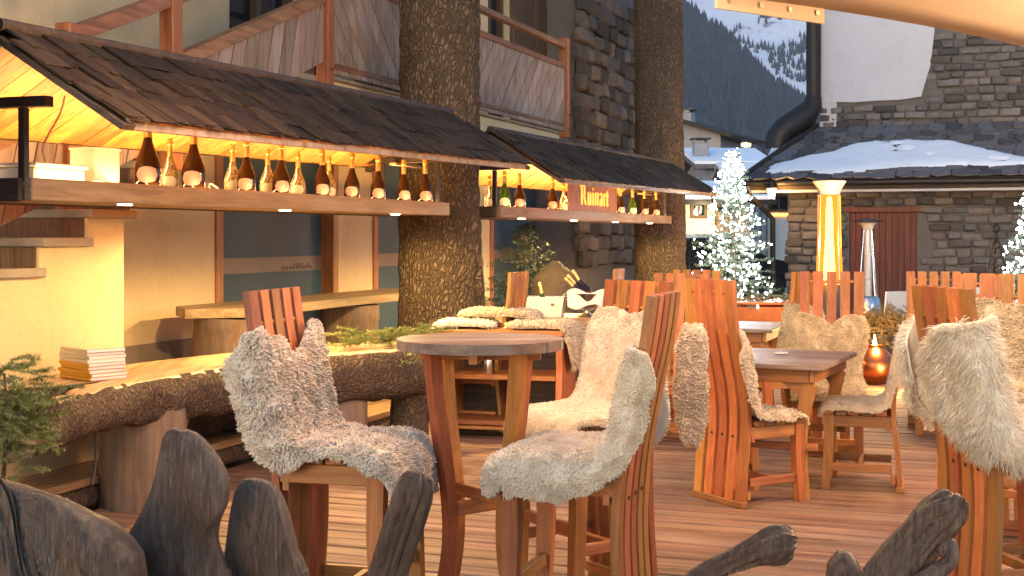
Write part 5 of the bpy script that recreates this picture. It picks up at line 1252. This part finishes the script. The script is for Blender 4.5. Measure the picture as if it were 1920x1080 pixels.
flat_fur('yellow lit fleece lying flat on the left half of the trolley top', (-.33, 9.80, .785), R(176), .20, .27, .10, M['fur_white'], 3200, 32)
flat_fur('rolled fleece bunched at the back of the trolley top', (-.10, 9.92, .85), R(-14), .26, .16, .03, M['fur_cream'], 3000, 33, th=.05)
bpy.data.objects.remove(tf)
bb = thing('buffet_table', 'live edge slab table carrying the ice buckets', 'table', (.46, 11.0, 0), R(-16))
q = MB(); q.prism([(-.55, -.26), (-.2, -.30), (.2, -.27), (.45, -.30), (.52, -.2), (.50, .25), (0, .28), (-.53, .26)], .735, .79, 2); obj('top', q, M['slab'], bb)
for sx in (-.36, .36):
    q = MB(); q.prism([(-.22, 0), (.22, 0), (.2, .4), (.24, .734), (-.24, .734), (-.19, .4)], sx-.03, sx+.03, 0); obj('leg_slab', q, M['dark_wood'], bb)
ib = thing('ice_bucket', 'white rectangular ice bucket holding bottles on the buffet table', 'ice bucket', (X_at(1020, 10.85), 10.85, .791), R(-10))
q = MB(); q.add([(-.15, -.09, 0), (.15, -.09, 0), (.15, .09, 0), (-.15, .09, 0), (-.18, -.11, .16), (.18, -.11, .16), (.18, .11, .16), (-.18, .11, .16), (-.17, -.10, .155), (.17, -.10, .155), (.17, .10, .155), (-.17, .10, .155), (-.14, -.08, .02), (.14, -.08, .02), (.14, .08, .02), (-.14, .08, .02)],
    [(3, 2, 1, 0), (0, 1, 5, 4), (1, 2, 6, 5), (2, 3, 7, 6), (3, 0, 4, 7), (4, 5, 9, 8), (5, 6, 10, 9), (6, 7, 11, 10), (7, 4, 8, 11), (8, 9, 13, 12), (9, 10, 14, 13), (10, 11, 15, 14), (11, 8, 12, 15), (12, 13, 14, 15)]); obj('tub', q, M['white_plastic'], ib)
obj('divider', MB().box(-.012, -.004, -.095, .095, .022, .15, .001), M['white_plastic'], ib); obj('crest', MB().box(.07, .10, -.1085, -.106, .09, .11, .0005), M['band'], ib)
for k, (px_, dz, tl) in enumerate(((978, .03, -.55), (990, .035, -.5), (1008, .02, -.2))):
    bottle('g', (X_at(px_+16, 10.86), 10.86, .795-.0), .92, 0, ['leftmost gold necked bottle leaning in the white ice bucket', 'second gold necked bottle leaning in the white ice bucket', 'gold necked bottle half sunk in the middle of the white ice bucket'][k], (0, tl, 0), 'bottles on ice')
sb_ = thing('champagne_bowl', 'polished steel champagne bowl with napkin on the buffet table', 'champagne bowl', (X_at(1100, 10.8), 10.8, .791))
obj('bowl', MB().lathe([(.07, 0), (.075, .01), (.025, .03), (.022, .05), (.07, .065), (.13, .10), (.155, .15), (.165, .19), (.158, .19), (.12, .11), (.03, .08)], 28), M['steel'], sb_, 40)
for sx in (-1, 1):
    q = MB(); q.tube([(sx*.15, 0, .14), (sx*.185, 0, .15), (sx*.19, 0, .17), (sx*.165, 0, .185)], .007, 6); obj('handle', q, M['steel'], sb_, 60)
for k, (px_, tl, lab) in enumerate(((1072, -.75, 'lower left gold necked bottle lying in the steel bowl'), (1082, -.7, 'middle gold necked bottle lying in the steel bowl'), (1090, -.55, 'upper dark bottle with gold foil rising from the steel bowl'))):
    bottle('b', (X_at(1104, 10.8)+.01*k, 10.78+.03*k, .90+.012*k), .95, 0, lab, (0, tl, 0), 'bottles on ice')
nk = MB(); nr_, nc_ = 10, 12; vs = []
for i in range(nr_):
    for j in range(nc_):
        u, v = i/(nr_-1), j/(nc_-1); x = -.16+.34*v; z = .215-.13*u*(1 if v < .6 else .9)+.02*math.sin(v*9+u*3)-.05*max(0, v-.75)
        vs.append((x, -.172+.05*(1-u)+.015*math.sin(v*14+u), z))
nk.add(vs, [(i*nc_+j, i*nc_+j+1, (i+1)*nc_+j+1, (i+1)*nc_+j) for i in range(nr_-1) for j in range(nc_-1)]); ko = obj('napkin', nk, M['linen'], None, 180, sb_.location); md = ko.modifiers.new('s', 'SOLIDIFY'); md.thickness = .006; tag(ko, 'white cloth napkin hung over the steel bowl', 'napkin')
# ---------------------------------------------------------------- greenery, rock
spruce('potted_spruce', 'dark unlit spruce bush in front of the chalet window', 'spruce', (X_at(985, 13.8), 13.8, .1), 1.45, .78, 80, M['needle'], 41, nl=.035, nw=.004, dens=95, z0=.3, twigs=14)
spruce('small_spruce', 'small dark spruce left of the decorated tree by the trunk', 'spruce', (X_at(1292, 22), 22, 0), 1.35, .45, 40, M['needle'], 42, nl=.035, nw=.005, dens=70, z0=.2)
rk = MB(); V, Fq, caps = organic([(0, 0, 0), (.0, 0, .5), (.02, 0, 1.0), (.03, 0, 1.22)], [(.3, .28), (.27, .26), (.22, .18), (.05, .06)], n=24, rings=26, amp=.09, fr=3.2, seed=8)
rk.add([tuple(v) for v in V], [tuple(x) for x in Fq]+[tuple(x[:3]) for x in caps]); tag(obj('boulder', rk, plain('rock', (.085, .06, .045), .9, var=.4, sc=5, bst=.8, bd=.03), None, 50, (X_at(1034, 13.4), 13.4, -.03)), 'brown upright boulder in front of the dark spruce bush', 'boulder')
M['fairy'] = emis('fairy', (.92, .95, 1.0), 22)
def fairy(tree, tips, n, seed, rmin, rmax, parent):
    rng = np.random.default_rng(seed); p = tips[rng.integers(0, len(tips), n)]+rng.normal(size=(n, 3))*.02; r = rng.uniform(rmin, rmax, n)**1.0
    o8 = np.array([(1, 0, 0), (-1, 0, 0), (0, 1, 0), (0, -1, 0), (0, 0, 1), (0, 0, -1), ]); ph = np.array([(x, y, z) for x in (-1, 1) for y in (-1, 1) for z in (-1, 1)])*.62
    V = (p[:, None, :]+np.vstack([o8])[None]*r[:, None, None]).reshape(-1, 3); f8 = np.array([(0, 2, 4), (2, 1, 4), (1, 3, 4), (3, 0, 4), (2, 0, 5), (1, 2, 5), (3, 1, 5), (0, 3, 5)])
    Fq = (np.arange(n)[:, None, None]*6+f8[None]).reshape(-1, 3); o = bpy.data.objects.new('fairy_lights', np_mesh('fairy_lights', V, Fq, M['fairy'], 180)); link(o, parent); o['kind'] = 'stuff'
M['needle_tree'] = plain('needle_tree', (.10, .135, .085), .6, col2=(.05, .075, .04), sc=8, bst=0)
Yx = 15.8
T1, tips = spruce('christmas_tree', 'Christmas tree covered in white fairy lights standing in the copper planter', 'Christmas tree', (X_at(1375, Yx), Yx, .62), Z_at(288, Yx)-.62, .56, 120, M['needle_tree'], 51, nl=.034, nw=.004, dens=130, z0=.0, twigs=12)
fairy(T1, tips*np.array([.93, .93, 1]), 620, 5, .004, .015, T1)
lamp('fairy_glow', 'POINT', (0, -.5, .8), 10, (.9, .95, 1), .4, parent=T1)
Yx2 = 17.5
T2, tips = spruce('christmas_tree', 'second lit Christmas tree cut by the right picture edge', 'Christmas tree', (X_at(1940, Yx2), Yx2, .3), Z_at(340, Yx2)-.3, .50, 90, M['needle_tree'], 52, nl=.032, nw=.0038, dens=90, z0=.3, twigs=12)
fairy(T2, tips, 420, 6, .005, .019, T2); lamp('fairy_glow', 'POINT', (-.2, -.5, .8), 8, (.9, .95, 1), .4, parent=T2)
pb = MB().lathe([(.18, 0), (.24, .02), (.26, .3), (.27, .32)], 24); obj('pot', pb, M['copper'], T2, 40, (0, 0, -.3))
cp = thing('copper_planter', 'long copper trough planter below the decorated Christmas tree', 'planter', (X_at(1412, 15.7), 15.7, 0), R(-6))
q = MB(); q.box(-.52, .52, -.28, .28, 0, .64, .02); obj('trough', q, M['copper'], cp)
for z in (.60, .36): obj('rim', MB().box(-.54, .54, -.30, .30, z+.0405, z+.075, .01) if z > .5 else MB().box(-.525, .525, -.285, .285, z, z+.02, .006), M['copper'], cp)
pts = [(cp.location.x+r_.uniform(-.45, .5), 15.7+r_.uniform(-.25, .2), .68+r_.uniform(0, .06)) for _ in range(60)]
cuttings('planter_greens', 'short brownish greenery filling the copper trough planter', pts, 12, M['needle_dry'], spread=.10, dens=120, nl=.03, nw=.004)
Yh = 13.7; pl_ = thing('heather_planter', 'drooping dry heather bush above the copper fire pot', 'plant', (X_at(1652, Yh), Yh, 0))
obj('pot', MB().lathe([(.16, 0), (.2, .02), (.23, .45), (.25, .47), (.25, .5), (.2, .5)], 20), M['dark_metal'], pl_, 40)
st, en = [], []; rng = np.random.default_rng(9)
for k in range(150):
    a = rng.uniform(0, 6.28); el = rng.uniform(.1, 1.3); L = rng.uniform(.32, .56); d = np.array([math.cos(a)*math.cos(el)*1.0, math.sin(a)*math.cos(el)*.8, math.sin(el)*.8]); p0 = np.array([0, 0, .48]); m1 = p0+d*L*.7; e = m1+np.array([d[0], d[1], -.5-rng.random()*.4])*L*.6
    st += [p0, m1]; en += [m1, e]
    for w_ in range(3):
        b = m1+(e-m1)*rng.random(); st.append(b); en.append(b+np.array([rng.normal()*.06, rng.normal()*.06, -.06]))
V, Fq = needles(st, en, 130, .03, .004, rng, .2); link(bpy.data.objects.new('foliage', np_mesh('foliage', V, Fq, M['needle_dry'])), pl_)
Yf = 13.0; fp = thing('fire_pot', 'round polished copper fire pot with a flame on the deck', 'fire pot', (X_at(1640, Yf), Yf, .002))
obj('pot', MB().lathe([(.06, 0), (.13, .02), (.19, .09), (.21, .17), (.19, .25), (.12, .32), (.075, .36), (.085, .38), (.078, .38), (.06, .34)], 30), M['copper'], fp, 60)
obj('flame', MB().lathe([(.012, .36), (.02, .375), (.018, .40), (.009, .44), (.002, .48)], 12), emis('flame', (1, .55, .12), 22), fp, 60)
lamp('flame_light', 'POINT', (0, -.12, .50), 16, WARM, .05, parent=fp); 
tl_ = thing('tea_light', 'small burning tea light on the deck beside the copper pot', 'candle', (X_at(1676, 12.6), 12.6, .002)); obj('cup', MB().lathe([(.04, 0), (.05, .03), (.052, .10), (.046, .10), (.03, .02)], 14), M['glow_w'], tl_, 60); lamp('tea_glow', 'POINT', (0, -.05, .16), 6, WARM, .03, parent=tl_)
# ---------------------------------------------------------------- patio heaters
Yp = 18.9; ph_ = thing('patio_heater', 'lit glass tube patio heater glowing orange before the church wall', 'patio heater', (X_at(1555, Yp), Yp, 0))
obj('base', MB().lathe([(.26, 0), (.27, .05), (.24, .6), (.20, .72), (.17, .74)], 20), M['dark_metal'], ph_, 40)
obj('flame_column', MB().lathe([(.04, .75), (.085, .8), (.075, 1.0), (.055, 1.4), (.045, 1.8), (.03, 1.99), (.01, 2.0)], 18), emis('heater_flame', (1, .52, .14), 2.6), ph_, 60)
gm, nt, n, l, b = nm('amber_tube'); b.inputs['Base Color'].default_value = (1, .55, .2, 1); b.inputs['Transmission Weight'].default_value = 1; b.inputs['Roughness'].default_value = .12; b.inputs['IOR'].default_value = 1.05; b.inputs['Emission Color'].default_value = (1, .22, .02, 1); b.inputs['Emission Strength'].default_value = .32; gm.cycles.emission_sampling = 'NONE'
obj('glass_tube', MB().lathe([(.19, .75), (.17, 1.2), (.155, 2.02)], 20), gm, ph_, 60)
for k in range(4):
    a = k*1.5708+.5; obj('guard_bar', MB().tube([(.21*math.cos(a), .21*math.sin(a), .75), (.185*math.cos(a), .185*math.sin(a), 1.3), (.168*math.cos(a), .168*math.sin(a), 2.03)], .010, 6), M['steel'], ph_)
obj('reflector', MB().lathe([(.15, 2.02), (.16, 2.08), (.19, 2.14), (.23, 2.20), (.235, 2.215), (.19, 2.225), (.02, 2.23)], 24), M['cream_plastic'], ph_, 50)
lamp('heater_light', 'POINT', (0, -.32, 1.35), 70, (1, .50, .16), .12, parent=ph_)
Yq = 20.5; pq = thing('patio_heater', 'unlit slim patio heater standing before the red church door', 'patio heater', (X_at(1627, Yq), Yq, 0))
obj('base', MB().lathe([(.24, 0), (.25, .05), (.20, .48), (.16, .52)], 20), M['steel'], pq, 40)
obj('glass_tube', MB().lathe([(.06, .52), (.06, 1.54), (.05, 1.55)], 14), M['glassy2'] if 'glassy2' in M else glassmat('tube_glass', (.5, .5, .52), .1), pq, 40)
for k in range(4):
    a = k*1.5708+.4; obj('guard_bar', MB().tube([(.17*math.cos(a), .17*math.sin(a), .52), (.07*math.cos(a), .07*math.sin(a), 1.56)], .009, 6), M['steel'], pq)
for z in (.8, 1.15): 
    rr = .17-.1*(z-.52)/1.04+.005; q = MB(); q.tube([(rr*math.cos(k*.4488), rr*math.sin(k*.4488), z) for k in range(15)], .005, 6, False); obj('guard_ring', q, M['steel'], pq)
obj('burner_head', MB().lathe([(.08, 1.55), (.10, 1.60), (.14, 1.64), (.02, 1.645)], 20), M['cream_plastic'], pq, 50); obj('hood', MB().lathe([(.05, 1.646), (.25, 1.66), (.25, 1.668), (.03, 1.71)], 24), M['iron'], pq, 40)
# iron tripod
Yt = 15.5; tp = thing('iron_tripod', 'wrought iron tripod with hanging chain at the right', 'tripod', (X_at(1868, Yt), Yt, 0)); zt_ = Z_at(432, Yt)
for k, (dx, dy) in enumerate(((-.36, -.1), (.32, -.1), (.05, .4))): obj('leg', MB().tube([(dx, dy, 0), (0, 0, zt_)], .013, 8), M['iron'], tp, 60)
obj('head', MB().lathe([(.02, zt_-.03), (.05, zt_), (.04, zt_+.05), (.01, zt_+.09)], 12), M['iron'], tp, 60)
for k in range(12): 
    q = MB(); z0 = zt_-.05-k*.055; q.tube([(.014*math.cos(a*.7854)*(1 if k % 2 else 0), .014*math.cos(a*.7854)*(0 if k % 2 else 1), z0-.02+.035*math.sin(a*.7854)) for a in range(9)], .006, 5, False); obj('chain_link', q, M['iron'], tp)
# white shell chairs
def shell(px_, Y, rz, lab):
    T = thing('shell_chair', lab, 'chair', (X_at(px_, Y), Y, 0), rz, 'white shell chairs'); pth = smooth_path([(.22, .44), (.1, .42), (-.1, .42), (-.2, .46), (-.24, .6), (-.27, .82)], 14)
    obj('seat_shell', MB().strip(pth, -.22, .22, .02), M['white_plastic'], T, 60)
    for sx in (-.17, .17):
        for sy in (-.18, .18): obj('leg', MB().tube([(sx*1.2, sy*1.1, 0), (sx*.8, sy*.8, .415)], .014, 8), M['steel'], T)
    return T
shell(1660, 15.2, R(115), 'tilted white shell chair near the unlit heater'); shell(1748, 15.6, R(-95), 'white shell chair behind the bright slatted chair, left one of two'); shell(1826, 15.8, R(-85), 'white shell chair behind the bright slatted chair, right one of two')
# ---------------------------------------------------------------- driftwood root seats in the foreground
dm, nt, n, l, b = nm('driftwood'); v = coords(nt, False)
gr_ = mapping(nt, v, (34, 34, 4.0)); g = noise(nt, gr_, 1.3, 8, .7, 1.6); f2 = noise(nt, gr_, 4.5, 6, .7, .6); pz = noise(nt, v, 5.0, 6, .65)
crack = ramp(nt, noise(nt, mapping(nt, v, (20, 20, 1.6)), 1.0, 5, .55, 1.0), [(.47, (1, 1, 1)), (.487, (0, 0, 0)), (.503, (1, 1, 1))])
c = ramp(nt, g, [(.25, (.05, .029, .018)), (.5, (.14, .088, .06)), (.75, (.25, .17, .125))]); c = mixc(nt, ramp(nt, pz, [(.42, (0, 0, 0)), (.68, (1, 1, 1))]), c, mixc(nt, g, (.035, .018, .010), (.115, .062, .036)))
c = mixc(nt, .35, c, mixc(nt, crack, (.25, .22, .2), (1.0, 1.0, 1.0)), 'MULTIPLY'); l.new(c, b.inputs['Base Color'])
b.inputs['Roughness'].default_value = .36; b.inputs['Specular IOR Level'].default_value = .5
hh_ = nt.nodes.new('ShaderNodeMath'); hh_.operation = 'MULTIPLY_ADD'; l.new(crack, hh_.inputs[0]); hh_.inputs[1].default_value = .15; l.new(f2, hh_.inputs[2]); bump(nt, b, hh_.outputs[0], 1.0, .010); M['drift'] = dm
def px3(px_, py_, Y): return (X_at(px_, Y), Y, Z_at(py_, Y))
ra = thing('root_armchair', 'weathered root wood armchair in the lower left foreground', 'armchair', (X_at(330, 2.7), 2.7, 0))
def rorg(name, T, L, rings=70, n=56, **kw):
    P = [(px3(a, b_, Y)[0]-T.location.x, Y-T.location.y, px3(a, b_, Y)[2]) for a, b_, Y, _, _ in L]; Q = [(rx, ry) for *_, rx, ry in L]
    return org_obj(name, T, M['drift'], P, Q, n=n, rings=rings, up=kw.pop('up', (1, 0, 0)), **kw)
def inflate(name, T, outline, ctr_, Y, depth, seed, amp=.02, K=30, tilt=0.0):
    """thick slab of root wood with the given rim, domed on both sides"""
    O = np.array(outline, float); O = catmull(np.vstack([O, O[:1]]), 200)[:-1]; C = np.array(ctr_, float); n = len(O); V = []
    for side in (-1, 1):
        for k in range(K+1):
            f = k/K; sc = math.cos(f*math.pi/2)**.75 if k < K else 0.0; d = side*depth*math.sin(f*math.pi/2)**.8
            q = C+(O-C)*sc; V.append(np.stack([(q[:, 0]-960)/F*Y-T.location.x, np.full(n, Y-T.location.y+d)+tilt*(q[:, 1]-C[1])/900, EYE+(HOR-q[:, 1])/F*Y], 1))
    V = np.array(V).reshape(-1, 3); dd = fbm(V*7, 4, seed)*amp-np.abs(vnoise(np.stack([V[:, 0]*16+V[:, 2]*5, V[:, 1]*6, V[:, 2]*3-V[:, 0]*2], 1), seed+2))*amp*1.2-np.abs(vnoise(np.stack([V[:, 0]*52+V[:, 2]*14, V[:, 1]*3, V[:, 2]*5], 1), seed+9))*amp*.55
    sgn = np.repeat([-1, 1], (K+1)*n); V[:, 1] += dd*sgn*np.tile(np.repeat(np.sin(np.linspace(0, np.pi/2, K+1)), n), 2); V[:, 0] += fbm(V*5, 3, seed+5)*.006
    f = []
    for h in (0, 1):
        for k in range(K):
            o_ = h*(K+1)*n+k*n
            f += [(o_+i, o_+(i+1) % n, o_+n+(i+1) % n, o_+n+i) for i in range(n)]
    mb = MB(); mb.v = [tuple(v) for v in V]; mb.f = f; me = mb.mesh(name, M['drift'], 60); b_ = bmesh.new(); b_.from_mesh(me); bmesh.ops.remove_doubles(b_, verts=b_.verts, dist=.0006); bmesh.ops.recalc_face_normals(b_, faces=b_.faces); b_.to_mesh(me); b_.free()
    o = bpy.data.objects.new(name, me); link(o, T); return o
inflate('back_blade', ra, [(335, 798), (372, 806), (402, 835), (424, 870), (433, 905), (430, 940), (416, 975), (412, 1012), (424, 1060), (436, 1120), (440, 1500), (180, 1500), (178, 1140), (200, 1070), (240, 1005), (275, 950), (298, 890), (308, 840), (318, 808)], (325, 1080), 2.70, .055, 3, tilt=.10)
inflate('back_lobe', ra, [(476, 893), (504, 900), (528, 925), (545, 970), (556, 1012), (560, 1030), (574, 1060), (582, 1120), (590, 1500), (410, 1500), (416, 1120), (424, 1020), (432, 960), (442, 918), (458, 897)], (500, 1090), 2.80, .05, 4, tilt=.06)
inflate('side_root', ra, [(-90, 862), (-30, 880), (20, 893), (70, 907), (125, 926), (175, 952), (225, 982), (262, 1020), (275, 1080), (280, 1400), (-150, 1400), (-150, 900)], (60, 1090), 2.52, .09, 6, amp=.035, tilt=.2)
rorg('seat_root', ra, [(80, 1500, 2.75, .18, .25), (330, 1520, 2.75, .2, .28), (560, 1500, 2.75, .18, .25), (740, 1480, 2.7, .10, .12)], amp=.03, fr=4, seed=8, up=(0, 0, 1))
rorg('front_root', ra, [(30, 1500, 2.4, .10, .08), (35, 1200, 2.4, .075, .06), (22, 1060, 2.42, .05, .045), (5, 960, 2.44, .042, .04), (-20, 900, 2.46, .03, .03)], amp=.014, fr=6, seed=7, grooves=.03)
rorg('arm_branch', ra, [(660, 1560, 2.68, .055, .055), (682, 1300, 2.65, .047, .05), (716, 1120, 2.62, .040, .044), (748, 1010, 2.6, .039, .042), (775, 925, 2.58, .040, .04), (783, 893, 2.57, .030, .03), (786, 884, 2.57, .006, .006)], amp=.008, fr=9, seed=9, grooves=.013)
rb = thing('root_armchair', 'weathered root wood armchair with branch arms in the lower right foreground', 'armchair', (X_at(1600, 2.6), 2.6, 0))
rorg('arm_branch', rb, [(1150, 1210, 2.68, .030, .030), (1270, 1108, 2.66, .024, .026), (1350, 1064, 2.64, .024, .026), (1410, 1036, 2.62, .031, .034), (1455, 1020, 2.6, .040, .042), (1482, 1016, 2.59, .032, .036), (1493, 1016, 2.59, .006, .006)], amp=.008, fr=11, seed=11, up=(0, 0, 1), grooves=.012)
rorg('arm_branch', rb, [(1500, 1330, 2.62, .07, .07), (1585, 1190, 2.6, .062, .065), (1655, 1095, 2.58, .052, .055), (1715, 1025, 2.55, .049, .05), (1765, 970, 2.52, .047, .048), (1796, 945, 2.5, .034, .036), (1808, 936, 2.5, .006, .006)], amp=.007, fr=9, seed=12, up=(0, 0, 1), grooves=.016)
rorg('knob', rb, [(1590, 1300, 2.66, .05, .05), (1585, 1120, 2.66, .042, .045), (1582, 1060, 2.66, .034, .036), (1580, 1036, 2.66, .016, .016), (1580, 1031, 2.66, .004, .004)], amp=.008, fr=8, seed=13)
rorg('curled_root', rb, [(1700, 1110, 2.50, .02, .02), (1752, 1075, 2.50, .017, .017), (1783, 1050, 2.5, .014, .014), (1781, 1020, 2.5, .012, .012), (1768, 1030, 2.5, .011, .011), (1766, 1045, 2.5, .004, .004)], amp=.003, fr=14, seed=14, up=(0, 1, 0))
rorg('seat_root', rb, [(1120, 1560, 2.7, .12, .2), (1350, 1500, 2.7, .18, .28), (1600, 1450, 2.68, .2, .28), (1800, 1500, 2.65, .14, .2)], amp=.03, fr=4, seed=15, up=(0, 0, 1))
rorg('leg_root', rb, [(1350, 1560, 2.7, .12, .12), (1340, 1900, 2.7, .09, .09), (1330, 2000, 2.68, .10, .10)], rings=16, amp=.015, fr=6, seed=16); rorg('leg_root', rb, [(1720, 1560, 2.66, .10, .10), (1740, 1900, 2.66, .08, .08), (1750, 2010, 2.66, .09, .09)], rings=16, amp=.015, fr=6, seed=17)

# ---------------------------------------------------------------- evening haze in the valley
hz = MB(); hz.box(-4200, 4200, -150, 4000, -1.2, 1500, 0); hm = bpy.data.materials.new('haze_air'); hm.use_nodes = True; nt = hm.node_tree
nt.nodes.remove(nt.nodes['Principled BSDF']); pv = nt.nodes.new('ShaderNodeVolumePrincipled'); pv.inputs['Color'].default_value = (.72, .80, 1, 1); pv.inputs['Density'].default_value = .00016
nt.links.new(pv.outputs[0], nt.nodes['Material Output'].inputs['Volume'])
tag(obj('haze', hz, hm), 'thin bluish evening haze lying over the whole valley', 'haze', kind='stuff')

for o_, p_ in ((LC, (-1.5, 7.8, 0)), (lb, (-1.75, 8.9, .17)), (fs, (1.0, 4.8, 2.9))):     # put these origins at their own base
    o_.location = p_
    for ch in o_.children: ch.location = Vector(ch.location)-Vector(p_)
